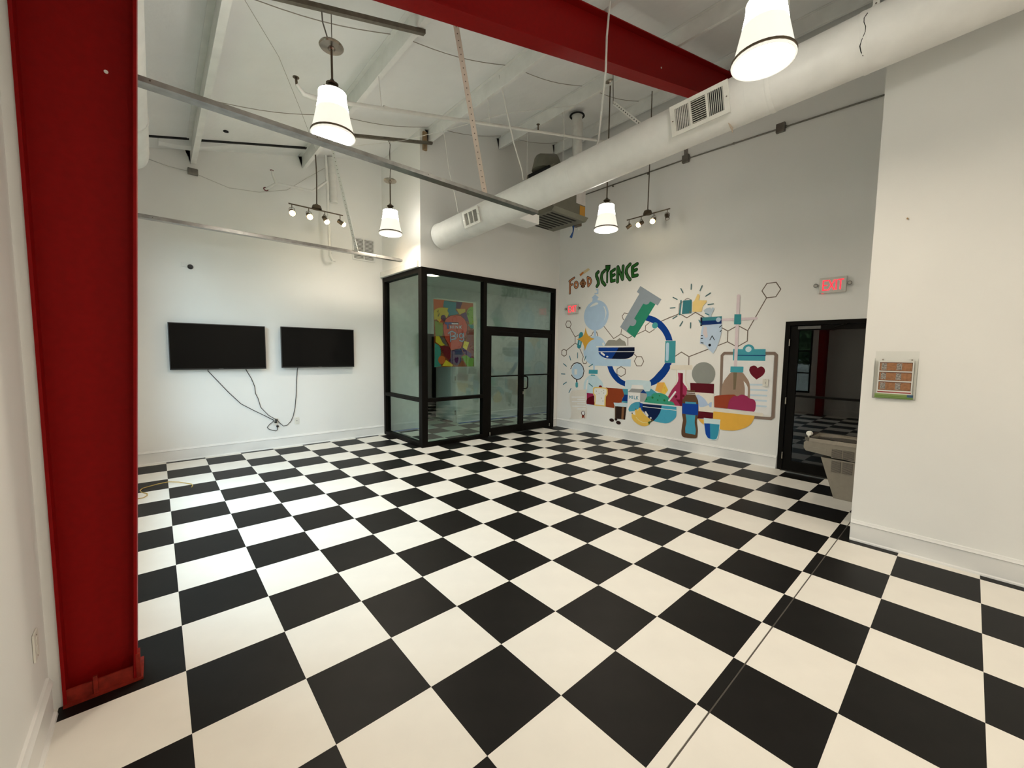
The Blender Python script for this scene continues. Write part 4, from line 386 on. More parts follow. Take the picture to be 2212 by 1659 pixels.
# baseboards
def base(name, x0, x1, y0, y1, label, side):
    m = MB(); h = 0.155
    if side in '+y-y':
        s = -1 if side == '-y' else 1; yw = y0
        m.prism([(yw, 0.0), (yw+s*0.028, 0.0), (yw+s*0.026, 0.012), (yw+s*0.015, 0.02), (yw+s*0.014, h), (yw+s*0.022, h+0.006), (yw+s*0.014, h+0.020), (yw+s*0.010, h+0.030), (yw, h+0.034)], 'x', x0, x1)
    else:
        s = -1 if side == '-x' else 1; xw = x0
        m.prism([(xw, 0.0), (xw+s*0.028, 0.0), (xw+s*0.026, 0.012), (xw+s*0.015, 0.02), (xw+s*0.014, h), (xw+s*0.022, h+0.006), (xw+s*0.014, h+0.020), (xw+s*0.010, h+0.030), (xw, h+0.034)], 'y', y0, y1)
    ob = build(m, name, TRIM); tag(ob, label, 'baseboard', None, 'structure')
base('baseboard_back', -0.45, 3.34, YT, YT, 'white baseboard under the televisions', '-y')
base('baseboard_mural', XM, XM, DY0+0.01, 3.14, 'white baseboard under the mural', '-x')
base('baseboard_right', XR, XR, -7.0, YE-0.005, 'white baseboard along the cream right wall', '-x')
base('baseboard_left', XL, XL, -7.0, -0.40, 'white baseboard along the near left wall', '+x')
base('baseboard_storefront', 6.662, 6.772, YS, YS, 'short white baseboard beside the lobby door', '-y')
# ------------------------------------------------------------------ lobby behind the glass
LW = mat('lobby_wall_paint', (0.74, 0.73, 0.69), 0.6)
struct('wall_lobby', join((3.35, 4.30, 4.87, 5.0, -0.1, 3.2), (4.30, 5.18, 4.87, 5.0, 2.06, 3.2), (5.18, 8.6, 4.87, 5.0, -0.1, 3.2), (8.5, 8.65, 3.2, 5.0, -0.1, 3.2), (6.95, 8.6, 3.2, 3.32, -0.1, 3.2), (3.3, 3.5, 4.84, 4.87, -0.1, 3.2)), LW, 'white lobby wall seen through the glass', 'wall')
struct('ceiling_lobby', MB().box(3.3, 8.6, 3.2, 5.0, 3.09, 3.19), LW, 'lobby ceiling above the glazing', 'ceiling')
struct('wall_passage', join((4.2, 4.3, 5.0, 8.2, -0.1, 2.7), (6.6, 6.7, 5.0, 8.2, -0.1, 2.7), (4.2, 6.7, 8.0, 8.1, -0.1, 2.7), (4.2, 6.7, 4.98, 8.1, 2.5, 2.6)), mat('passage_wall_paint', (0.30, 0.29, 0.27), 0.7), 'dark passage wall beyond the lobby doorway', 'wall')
TAPE = mat('blue_masking_tape', (0.015, 0.09, 0.42), 0.6)
tp = build(MB().box(5.2, 8.49, 4.74, 4.828, 0.0002, 0.0015).box(3.46, 4.28, 4.75, 4.838, 0.0002, 0.0015), 'masking_tape', TAPE, None, origin=(5.2, 4.865, 0)); tag(tp, 'blue masking tape on the lobby floor along the wall', 'tape')
base('baseboard_lobby', 5.19, 8.4, 4.86, 4.86, 'white baseboard in the lobby', '-y')
cl_ = thing('added_lobby_light', 'flat white light added out of view to brighten the glazed lobby', 'ceiling light', (7.9, 3.55, 3.08))  # added fill light, hidden from the camera, to lift the lobby
build(MB().bev(7.6, 8.2, 3.40, 3.70, 3.055, 3.09, 0.006), 'housing', TRIM, cl_)
build(MB().box(7.63, 8.17, 3.43, 3.67, 3.050, 3.055), 'diffuser', mat('lobby_fill_glow', (0.9, 0.9, 0.9), 0.4, emit=(0.95, 1.0, 0.97), estr=6.5), cl_)
# door_3: white lobby door standing open at the doorway, dark door deeper in
d3 = thing('door_3', 'white lobby door standing open behind the poster', 'door', (5.2, 4.88, 0), None, 'structure')
build(MB().box(5.10, 5.14, 4.10, 4.86, 0.02, 2.03), 'door_leaf', TRIM, d3)
for z in (0.25, 1.05, 1.85): build(MB().cyl((5.16, 4.865, z-0.05), (5.16, 4.865, z+0.05), 0.012), 'hinge', STEEL, d3)
bpy.data.objects.remove(d3.children[0], do_unlink=True)
build(MB().box(5.19, 5.23, 4.845, 4.868, 0.0, 2.06), 'door_casing', TRIM, d3)
build(MB().box(5.205, 5.235, 5.02, 5.80, 0.02, 2.03), 'door_leaf', TRIM, d3)
d4 = thing('door_4', 'dark door at the end of the passage beyond the lobby', 'door', (5.0, 7.98, 0), None, 'structure')
build(MB().box(4.6, 5.5, 7.95, 7.99, 0.0, 2.1), 'door_leaf', mat('dark_door', (0.03, 0.028, 0.025), 0.5), d4)
build(MB().box(5.5, 5.58, 7.93, 7.99, 0.0, 2.16), 'door_casing', TRIM, d4)
build(MB().cyl((5.4, 7.90, 1.0), (5.4, 7.95, 1.0), 0.025), 'knob', STEEL, d4)
# ------------------------------------------------------------------ storefront glazing
w1 = thing('window_1', 'black-framed fixed glass of the corner lobby carrying a colourful poster', 'window', (XC, 3.15, 0), None, 'structure')
FY0, FY1 = 3.13, 3.24
def fbox(name, b, parent): return build(MB().box(*b), name, BRONZE, parent)
fbox('corner_post', (3.345, 3.455, FY0, FY1, 0, 3.085), w1)
fbox('mullion', (4.66, 4.735, FY0, FY1, 0, 3.085), w1)
fbox('end_post', (6.60, 6.66, FY0, FY1, 0, 3.085), w1)
fbox('wall_post', (3.345, 3.455, 4.60, 4.675, 0, 3.085), w1)
fbox('head_rail', (3.455, 4.66, FY0, FY1, 3.0, 3.085), w1)
fbox('head_rail', (4.735, 6.60, FY0, FY1, 3.0, 3.085), w1)
fbox('head_rail', (3.345, 3.455, FY1, 4.60, 3.0, 3.085), w1)
fbox('middle_rail', (3.455, 4.66, FY0, FY1, 0.79, 0.85), w1)
fbox('middle_rail', (3.345, 3.455, FY1, 4.60, 0.79, 0.85), w1)
fbox('sill_rail', (3.455, 4.66, FY0, FY1, 0, 0.07), w1)
fbox('sill_rail', (3.345, 3.455, FY1, 4.60, 0, 0.07), w1)
for b in ((3.455, 4.66, 3.18, 3.188, 0.85, 3.0), (3.455, 4.66, 3.18, 3.188, 0.07, 0.79), (3.396, 3.404, FY1, 4.60, 0.85, 3.0), (3.396, 3.404, FY1, 4.60, 0.07, 0.79), (4.735, 6.60, 3.18, 3.188, 2.17, 3.0)):
    build(MB().box(*b), 'glass_pane', GLASS, w1)
fbox('transom_bar', (4.735, 6.60, FY0, FY1, 2.08, 2.17), w1)
d1 = thing('door_1', 'black-framed double glass door of the lobby', 'door', (5.67, 3.15, 0), None, 'structure')
fbox('door_jamb', (4.735, 4.79, FY0, FY1, 0, 2.08), d1); fbox('door_jamb', (6.555, 6.60, FY0, FY1, 0, 2.08), d1)
for x0, x1 in ((4.795, 5.668), (5.672, 6.55)):
    lf = fbox('door_leaf', (x0, x0+0.065, 3.14, 3.185, 0.02, 2.075), d1)
    for b in ((x1-0.065, x1, 3.14, 3.185, 0.02, 2.075), (x0+0.065, x1-0.065, 3.14, 3.185, 1.995, 2.075), (x0+0.065, x1-0.065, 3.14, 3.185, 0.02, 0.17), (x0+0.065, x1-0.065, 3.14, 3.185, 1.185, 1.21)):
        fbox('door_rail', b, lf)
    for b in ((x0+0.065, x1-0.065, 3.158, 3.166, 1.21, 1.995), (x0+0.065, x1-0.065, 3.158, 3.166, 0.17, 1.185)):
        build(MB().box(*b), 'door_glass', GLASS, lf)
    build(MB().cyl((x0+0.03 if x0 < 5 else x1-0.03, 3.125, 0.03), (x0+0.03 if x0 < 5 else x1-0.03, 3.125, 0.10), 0.012), 'pivot_hinge', STEEL, lf)
    if x0 > 5:
        build(MB().tube([(5.71, 3.14, 0.92), (5.71, 3.08, 0.92), (5.76, 3.07, 0.93), (5.78, 3.07, 0.97), (5.78, 3.07, 1.13), (5.76, 3.07, 1.17), (5.71, 3.08, 1.18), (5.71, 3.14, 1.18)], 0.014), 'pull_handle', BRONZE, lf, True)
        build(MB().bev(5.695, 5.72, 3.125, 3.142, 0.80, 0.86, 0.004), 'lock_cylinder', STEEL, lf)
# ------------------------------------------------------------------ exit door on the mural wall
d2 = thing('door_2', 'dark bronze glass exit door beside the drinking fountain', 'door', (XM, -1.8, 0), None, 'structure')
def db(name, y0, y1, z0, z1, x0=6.79, x1=6.93, m=BRONZE, p=d2): return build(MB().box(x0, x1, y0, y1, z0, z1), name, m, p)
db('door_jamb', -1.30, DY0, 0, DZ); db('door_jamb', DY1, -2.31, 0, DZ); db('door_head', -2.31, -1.30, 2.10, DZ)
lf = db('door_leaf', -1.405, -1.305, 0.015, 2.095, 6.81, 6.855)
for n, b in (('door_stile', (-2.305, -2.205, 0.015, 2.095)), ('door_rail', (-2.205, -1.405, 2.03, 2.095)), ('door_rail', (-2.205, -1.405, 0.015, 0.15)), ('door_rail', (-2.205, -1.405, 1.085, 1.115))): db(n, *b, 6.81, 6.855, BRONZE, lf)
DGL = glass_mat('exit_door_glass', (0.35, 0.35, 0.33), 1.62)
for z0, z1 in ((0.15, 1.085), (1.115, 2.03)): db('door_glass', -2.205, -1.405, z0, z1, 6.828, 6.836, DGL, lf)
build(MB().box(6.76, 6.81, -1.66, -1.40, 2.045, 2.085), 'door_closer', mat('closer_grey', (0.12, 0.11, 0.10), 0.4, 0.6), d2)
build(MB().tube([(6.775, -1.66, 2.04), (6.72, -1.78, 2.035), (6.775, -1.95, 2.11)], 0.008), 'closer_arm', BRONZE, d2)
for z in (0.22, 1.02, 1.86): build(MB().cyl((6.785, -1.302, z-0.05), (6.785, -1.302, z+0.05), 0.010), 'hinge', STEEL, d2)
build(MB().box(6.72, 6.95, -2.31, -1.30, 0.0, 0.012), 'threshold', STEEL, d2)
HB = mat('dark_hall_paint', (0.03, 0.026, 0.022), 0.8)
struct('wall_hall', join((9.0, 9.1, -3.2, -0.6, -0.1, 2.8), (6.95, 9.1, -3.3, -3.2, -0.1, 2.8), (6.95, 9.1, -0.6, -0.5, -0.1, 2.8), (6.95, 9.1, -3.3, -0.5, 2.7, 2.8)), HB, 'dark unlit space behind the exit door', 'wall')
# ------------------------------------------------------------------ window of the left wall and the garden outside
w2 = thing('window_2', 'tall dark-barred window in the left wall, seen mirrored in the exit door', 'window', (-0.55, 1.75, 0.6), None, 'structure')
def wb(n, y0, y1, z0, z1, m=BRONZE, x0=-0.60, x1=-0.50): build(MB().box(x0, x1, y0, y1, z0, z1), n, m, w2)
wb('window_frame', WY0, WY1, WZ0, WZ0+0.05); wb('window_frame', WY0, WY1, WZ1-0.05, WZ1); wb('window_frame', WY0, WY0+0.05, WZ0+0.05, WZ1-0.05); wb('window_frame', WY1-0.05, WY1, WZ0+0.05, WZ1-0.05)
for y in (0.86, 1.73, 2.6): wb('mullion', y, y+0.04, WZ0+0.05, WZ1-0.05)
for z in (1.16, 1.80, 2.42):
    for a, b in ((0.05, 0.86), (0.90, 1.73), (1.77, 2.6), (2.64, 3.45)): wb('glazing_bar', a, b, z, z+0.035)
for a, b in ((0.05, 0.86), (0.90, 1.73), (1.77, 2.6), (2.64, 3.45)): wb('window_pane', a, b, WZ0+0.05, WZ1-0.05, GLASSC, -0.545, -0.541)
gd = struct('ground', MB().box(-40, -0.64, -30, 30, -0.3, -0.15), mat('garden_ground', (0.16, 0.17, 0.09), 0.9, noise=(3, 0.3)), 'garden ground outside the window', 'ground')
FW = mat('weathered_fence_wood', (0.36, 0.34, 0.31), 0.85, noise=(14, 0.35))
fc = thing('picket_fence', 'weathered grey board fence outside, mirrored in the exit door', 'fence', (-4.5, 1.0, -0.15))
for k in range(44):
    y = -2.2 + k*0.15; t = 1.38 + 0.03*math.sin(k*2.3)
    build(MB().prism([(y, -0.15), (y+0.14, -0.15), (y+0.14, t-0.05), (y+0.10, t), (y+0.04, t), (y, t-0.05)], 'x', -4.52, -4.50), 'fence_board', FW, fc)
for z in (0.25, 1.05): build(MB().box(-4.56, -4.52, -2.2, 4.4, z, z+0.08), 'fence_rail', FW, fc)
LEAF = mat('tree_leaf', (0.035, 0.075, 0.018), 0.6, noise=(2, 0.5)); BARK = mat('tree_bark', (0.09, 0.06, 0.04), 0.9)
TREES = ((-7.4, -3.4, 'leafy green tree behind the fence, added unseen past the red column to block low sky'), (-7.2, 0.6, 'leafy green tree behind the fence, mirrored in the exit door'), (-7.4, 4.6, 'leafy green tree behind the fence, added unseen to block low sky, second beyond the red column'), (-7.4, 8.6, 'leafy green tree behind the fence, added unseen to block low sky, farthest from the column'))  # all but the mirrored tree are added unseen to block low sky
for tx, ty, lab in TREES:
    th = 4.9
    tr = thing('garden_tree', lab, 'tree', (tx, ty, -0.15), 'trees beyond the fence')
    build(MB().tube([(tx, ty, -0.15), (tx+0.1, ty, 1.5), (tx, ty+0.1, th*0.8)], [0.20, 0.15, 0.05], 8), 'trunk', BARK, tr)
    m = MB()
    for k in range(5200):
        a = random.uniform(0, 2*math.pi); z = random.uniform(0.1, 1.0); r = random.uniform(0.55, 1.0)*(1-0.45*max(0, z-0.55)/0.45)
        p = Vector((tx+1.6*r*math.cos(a), ty+1.95*r*math.sin(a), th*z)); u = Vector((random.gauss(0,1), random.gauss(0,1), random.gauss(0,1))).normalized(); v = u.orthogonal().normalized(); s = random.uniform(0.10, 0.2)
        m.add([p-u*s, p+v*s*0.55, p+u*s, p-v*s*0.55], [(0,1,2,3)])
    ob = build(m, 'foliage', LEAF, tr); ob['kind'] = 'stuff'
# ------------------------------------------------------------------ red steel frame
def ib(x, d=0.0): return 3.735 + 0.263*x + d     # rafter underside
def it(x): return 4.215 + 0.256*x
FN, FFAR, WEBY = -0.37, -0.21, -0.29
co = thing('steel_column', 'red painted tapered steel column against the left wall', 'column', (-0.33, -0.29, 0))
ci = lambda z: -0.195 + 0.0435*z                 # inner flange line
build(MB().prism([(-0.428, 0.012), (ci(0)-0.006, 0.012), (ci(3.72)-0.006, 3.72), (ci(3.72)-0.006, it(0)-0.02), (-0.428, it(-0.455)-0.02)], 'y', WEBY-0.005, WEBY+0.005), 'web', RED, co)
build(MB().prism([(ci(0)-0.006, 0.012), (ci(0)+0.006, 0.012), (ci(3.72)+0.006, 3.72), (ci(3.72)-0.006, 3.72)], 'y', FN, FFAR), 'inner_flange', RED, co)
build(MB().box(-0.440, -0.428, FN, FFAR, 0.012, it(-0.46)-0.02), 'outer_flange', RED, co)
build(MB().box(-0.440, ci(0)+0.03, FN-0.012, FFAR+0.012, 0, 0.012), 'base_plate', REDR, co)
build(MB().box(-0.428, ci(0)-0.006, FN+0.005, FN+0.013, 0.012, 0.075), 'bottom_channel', REDR, co)
build(MB().box(ci(0)+0.006, ci(0)+0.022, FN-0.005, FN+0.05, 0.012, 0.135), 'corner_clip', REDR, co)
build(MB().box(-0.34, -0.325, FN-0.004, FN+0.005, 0.012, 0.10), 'stiffener', REDR, co)
build(MB().cyl((ci(2.95)-0.10, WEBY-0.005, 2.95), (ci(2.95)-0.10, WEBY-0.008, 2.95), 0.008, None, 10), 'bare_bolt_hole', mat('bright_spot', (0.85, 0.83, 0.78), 0.5), co)
be = thing('steel_beam', 'red painted steel roof beam rising from the column to the mural wall', 'beam', (3.3, -0.29, 4.6))
xa, xb = ci(3.72)+0.006, XM-0.005
build(MB().prism([(xa, ib(xa)+0.006), (xb, ib(xb)+0.006), (xb, it(xb)-0.012), (xa, it(xa)-0.012)], 'y', WEBY-0.005, WEBY+0.005), 'web', RED, be)
build(MB().prism([(xa, ib(xa)-0.006), (xb, ib(xb)-0.006), (xb, ib(xb)+0.006), (xa, ib(xa)+0.006)], 'y', FN, FFAR), 'bottom_flange', RED, be)
build(MB().prism([(xa, it(xa)-0.012), (xb, it(xb)-0.012), (xb, it(xb)), (xa, it(xa))], 'y', FN, FFAR), 'top_flange', RED, be)
build(MB().cyl((4.75, WEBY-0.005, 5.17), (4.75, WEBY-0.009, 5.17), 0.010, None, 10), 'bare_bolt_hole', MATS['bright_spot'], be)
# ------------------------------------------------------------------ round duct with registers
dc = thing('round_duct', 'big round white duct crossing the room under the roof', 'duct', (4.0, 0.0, 3.9))
DA, DB_ = Vector((3.76, 3.165, 3.66)), Vector((4.52, -6.95, 4.44)); DR = 0.21
dax = (DB_-DA).normalized()
def dp(t): return DA + (DB_-DA)*t
def dy(y): return DA + (DB_-DA)*((DA.y-y)/(DA.y-DB_.y))
build(MB().tube([dy(3.165), dy(1.4)], DR, 40), 'duct_section', DUCT, dc, True)
build(MB().tube([dy(1.4), dy(-1.55)], DR, 40), 'duct_section', DUCT, dc, True)
build(MB().tube([dy(-1.55), dy(-2.34)], DR*0.995, 40), 'duct_section', DUCT, dc, True)
build(MB().tube([dy(-2.34), dy(-6.95)], DR*1.01, 40), 'duct_section', DUCT, dc, True)
for y in (2.35, 0.35, -1.72, -2.34):
    build(MB().tube([dy(y+0.02), dy(y+0.012), dy(y-0.012), dy(y-0.02)], [DR, DR+0.004, DR+0.004, DR], 40), 'joint_band', DUCT, dc, True)
build(MB().tube([dy(3.165), dy(3.14), dy(3.12)], [DR+0.01, DR+0.01, DR], 40), 'wall_collar', DUCT, dc, True)
# crack in the wrap tape near the right wall
pts = []
for k in range(9):
    a = math.radians(150+k*10); c = dy(-2.37+0.012*math.sin(k*1.3)+0.003*k); u = Vector((math.cos(a), 0, math.sin(a))); pts.append(c+u*(DR*1.012))
build(MB().tube(pts, 0.0035, 5), 'tape_crack', DARK, dc)
build(MB().prism([(dy(-1.2).x+0.03, dy(-1.2).z-0.24), (dy(-1.2).x+0.03, dy(-1.2).z-0.18), (dy(-1.2).x-0.08, dy(-1.2).z-0.19)], 'y', -1.42, -1.415), 'loose_tape', mat('masking_paper', (0.62, 0.52, 0.42), 0.8), dc)
REG = mat('register_white', (0.80, 0.78, 0.72), 0.4)
def register(parent, y0, y1, half, ang, louvers, depth):
    """register face tangent to the duct: runs y0..y1 along it, +-half around it"""
    yc = (y0+y1)/2; c = dy(yc); L = abs(y1-y0); a = math.radians(ang)
    n = Vector((math.cos(a), 0, math.sin(a))); ax = -dax; n = (n-ax*n.dot(ax)).normalized(); v = n.cross(ax).normalized()
    if v.z < 0: v = -v; 
    M = Matrix((ax, v, n)).transposed().to_4x4(); M.translation = c + n*(DR*0.80)
    # local x along duct (towards lobby), y up the face, z outwards
    root = build(MB().box(-L/2+0.015, L/2-0.015, -half+0.015, half-0.015, 0, depth).frame(M), 'register_boot', DUCT, parent)
    f = 0.0; m = MB(); z0, z1 = depth, depth+0.012
    bx = L/2; w = 0.045; g = (L-2*w-2*0.02)/3
    xs = [(-L/2+w+k*(g+0.02), -L/2+w+k*(g+0.02)+g) for k in range(3)]
    m.box(-bx, bx, -half, -half+w*0.8, z0, z1).box(-bx, bx, half-w*0.8, half, z0, z1).box(-bx, xs[0][0], -half+w*0.8, half-w*0.8, z0, z1).box(xs[2][1], bx, -half+w*0.8, half-w*0.8, z0, z1)
    m.box(xs[0][1], xs[1][0], -half+w*0.8, half-w*0.8, z0, z1).box(xs[1][1], xs[2][0], -half+w*0.8, half-w*0.8, z0, z1)
    build(m.frame(M), 'register_frame', REG, root)
    build(MB().box(xs[0][0], xs[2][1], -half+w*0.8, half-w*0.8, z0+0.0002, z0+0.001).frame(M), 'register_throat', DARK, root)
    h = half-w*0.8
    for k, (a0, a1) in enumerate(xs):
        nn = louvers[k]
        for q in range(abs(nn)):
            if nn > 0:   # slats across the duct
                xq = a0+(a1-a0)*(q+0.5)/nn; t = (a1-a0)/nn*(0.62 if k == 2 else 0.30)
                hw = 0.0075 if k == 2 else 0.0065; sl = MB().box(-0.0012, 0.0012, -h, h, -hw, hw).frame(Matrix.Translation((xq, 0, z0+0.006)) @ Matrix.Rotation(math.radians(22 if k == 2 else -40), 4, 'Y'))
            else:
                yq = -h+2*h*(q+0.5)/(-nn)
                sl = MB().box(a0, a1, -0.0012, 0.0012, -0.0065, 0.0065).frame(Matrix.Translation((0, yq, z0+0.006)) @ Matrix.Rotation(math.radians(38), 4, 'X'))
            build(sl.frame(M), 'louver', REG, root)
    for sx in (-1, 1): build(MB().cyl(M @ Vector((sx*(L/2-0.02), 0, z1)), M @ Vector((sx*(L/2-0.02), 0, z1+0.002)), 0.006, None, 10), 'screw', STEEL, root)
register(dc, -0.93, -1.45, 0.135, 192, (8, -11, 8), 0.075)
register(dc, 2.29, 1.92, 0.12, 192, (8, 9, 3), 0.060)
# second duct end high at the left, wrapped in white
ld = thing('wrapped_duct', 'white wrapped duct hanging under the eave above the red column', 'duct', (-0.15, 2.0, 3.85))
build(MB().tube([(-0.18, -0.15, 3.88), (-0.18, 2.4, 3.88)], 0.17, 24), 'duct_section', DUCT, ld, True)
build(MB().tube([(-0.18, 2.4, 3.88), (-0.18, 3.25, 3.86), (-0.18, 3.40, 3.86), (-0.18, 3.46, 3.86)], [0.172, 0.175, 0.165, 0.11], 24), 'duct_end', DUCT, ld, True)
build(MB().tube([(-0.18, 2.38, 3.88), (-0.18, 2.42, 3.88)], 0.18, 24), 'joint_band', DUCT, ld, True)
for y in (0.6, 2.7): build(MB().cyl((-0.18, y, 4.04), (-0.18, y, cz(-0.18)), 0.006), 'hanger_rod', PIPE, ld)
# ------------------------------------------------------------------ stud tracks hanging from the roof
def track(name, label, x0, x1, y, z, strap_pts):
    t = thing(name, label, 'metal track', ((x0+x1)/2, y, z))
    w, h, k = 0.085, 0.062, 0.004
    build(MB().prism([(y-w/2, z), (y+w/2, z), (y+w/2, z+h), (y+w/2-k, z+h), (y+w/2-k, z+k), (y-w/2+k, z+k), (y-w/2+k, z+h*0.5), (y-w/2, z+h*0.5)], 'x', x0, x1), 'channel', GALV, t)
    m = MB(); p0, p1 = Vector(strap_pts[0]), Vector(strap_pts[1]); d = (p1-p0).normalized(); a = Vector((0.6, -0.8, 0)); a = (a-d*a.dot(d)).normalized(); b = d.cross(a)
    st = MB(); s = 0.024; q = 0.0025
    for (u0, u1, v0, v1) in ((-s, s, -q, q), (-q-s, q-s, 0, 2*s)):
        st.ring([[p + a*u0 + b*v0, p + a*u1 + b*v0, p + a*u1 + b*v1, p + a*u0 + b*v1] for p in (p0, p1)])
    sp = build(st, 'perforated_hanger', PIPE if strap_pts[2] == 0 else mat('pinkish_primer', (0.66, 0.56, 0.48), 0.6), t)
    n = int((p1-p0).length/0.055)
    for i in range(1, n):
        c = p0 + d*(0.055*i)
        m.cyl(c-b*(q+0.0015), c+b*(q+0.0015), 0.0055, None, 8)
    build(m, 'punched_holes', mat('hole_dark', (0.16, 0.12, 0.09), 0.9), sp)
    for i in range(4):
        xx = x0+(x1-x0)*(i+0.5)/4; build(MB().cyl((xx, y-w/2-0.002, z+h*0.3), (xx, y-w/2, z+h*0.3), 0.005, None, 8), 'screw', DKMET, t)
    return t
track('stud_track', 'long galvanised stud track hanging below the near pendant lamp', -0.46, 3.16, 0.235, 3.19, ((2.46, 0.235, 3.22), (2.06, 0.245, 4.88), 1))
track('stud_track', 'short galvanised stud track hanging in front of the television wall', -0.46, 3.15, 3.46, 3.18, ((2.40, 3.46, 3.21), (2.05, 3.47, 4.72), 0))
# ------------------------------------------------------------------ pendant lamps
SHADE = mat('lit_glass_shade', (0.85, 0.83, 0.76), 0.3, emit=(1.0, 0.95, 0.82), estr=LAMP_SHADE)
SHTOP = mat('lit_glass_shade_top', (0.88, 0.87, 0.80), 0.3, emit=(1.0, 0.96, 0.86), estr=17.0)
DIFF = mat('lamp_diffuser', (0.9, 0.9, 0.88), 0.4, emit=LAMP_COL, estr=LAMP_DISC)
LIP = mat('glass_lip', (0.80, 0.79, 0.72), 0.2, emit=(1, 0.95, 0.85), estr=0.45)
def pendant(x, y, label, ztop, canopy, bar=None, wire=True, zb=3.50):
    p = thing('pendant_lamp', label, 'lamp', (x, y, zb), 'white glass pendant lamps')
    c = (x, y, zb)
    build(MB().lathe([(0.108, 0.355), (0.112, 0.30), (0.128, 0.21)], c, 32), 'shade_top', SHTOP, p, True)
    build(MB().lathe([(0.128, 0.21), (0.150, 0.11), (0.170, 0.022)], c, 32), 'shade', SHADE, p, True)
    build(MB().torus((x, y, zb+0.020), 0.172, 0.009), 'rim_band', BRZ2, p, True)
    build(MB().lathe([(0.172, 0.016), (0.179, 0.004), (0.176, -0.004), (0.166, -0.003), (0.160, 0.012)], c, 32), 'glass_lip', LIP, p, True)
    build(MB().lathe([(0.160, 0.012), (0.0005, 0.012)], c, 32), 'diffuser', DIFF, p)
    build(MB().lathe([(0.112, 0.350), (0.105, 0.362), (0.060, 0.372), (0.030, 0.385), (0.028, 0.400), (0.048, 0.415), (0.050, 0.428), (0.022, 0.445), (0.016, 0.46), (0.0005, 0.462)], c, 24), 'cap', BRZ2, p, True)
    zc = canopy
    build(MB().cyl((x, y, zb+0.455), (x, y, zc), 0.009, None, 10), 'rod', BRZ2, p, True)
    if wire:
        build(MB().lathe([(0.0005, -0.022), (0.028, -0.020), (0.042, -0.008), (0.062, 0.0), (0.066, 0.012), (0.05, 0.022), (0.0005, 0.024)] if False else [(0.0005, -0.030), (0.024, -0.028), (0.030, -0.012), (0.090, -0.006), (0.098, 0.004), (0.092, 0.018), (0.0005, 0.022)], (x, y, zc), 28), 'canopy', NICK, p, True)
        build(MB().tube([(x+0.004, y, zc+0.02), (x+0.004, y, ztop)], 0.004, 6), 'hanger_wire', GCABLE, p)
        build(MB().tube([(x-0.012, y, zc+0.02), (x-0.03, y, zc+0.06), (x-0.07, y-0.01, zc+0.16), (x-0.075, y-0.01, zc+0.24), (x-0.05, y, ztop-0.01)] if ztop-zc < 0.5 else [(x-0.005, y, zc+0.02), (x+0.012, y, zc+0.2), (x-0.006, y, zc+0.4), (x+0.01, y, zc+0.55), (x-0.02, y, ztop-0.01)], 0.006, 7), 'flex_cable', GCABLE, p, True)
    else:
        build(MB().lathe([(0.0005, -0.03), (0.03, -0.028), (0.065, -0.005), (0.07, 0.012), (0.0005, 0.014)], (x, y, zc), 24), 'canopy', NICK, p, True)
    return p
pendant(1.175, 0.70, 'large white glass pendant lamp above the long stud track', 4.488, 4.22)
pendant(2.80, 3.17-0.06, 'small-looking white pendant lamp hanging beside the return wall', 4.904, 4.30)
pendant(2.88, -2.06, 'nearest white pendant lamp, in front of the duct at upper right', 5.1, pz(2.88)+0.06, wire=False)
pendant(5.05, 0.67, 'white pendant lamp on a long rod between duct and mural wall', 5.5, pz(5.05)+0.04, wire=False)
pendant(1.175, -4.6, 'white pendant lamp behind the viewer, near the left wall', 4.60, pz(1.175)+0.04, wire=False)
pendant(2.88, -5.4, 'white pendant lamp behind the viewer, near the right wall', 5.1, pz(2.88)+0.06, wire=False)
def strut(name, label, p0, p1):
    t = build(MB().ring([[Vector(p)+Vector((0, dy_, dz_)) for dy_, dz_ in ((-0.021, -0.02), (0.021, -0.02), (0.021, 0.02), (-0.021, 0.02))] for p in (p0, p1)]), name, DKMET, None, origin=p0); return tag(t, label, 'strut')
strut('strut_channel', 'dark strut channel holding up the pendant above the long track', (0.40, 0.78, 4.34), (2.03, 0.65, 4.735))
strut('strut_channel', 'dark strut channel near the return wall holding a small pendant', (1.93, 3.11, 4.71), (3.545, 3.11, 5.115))
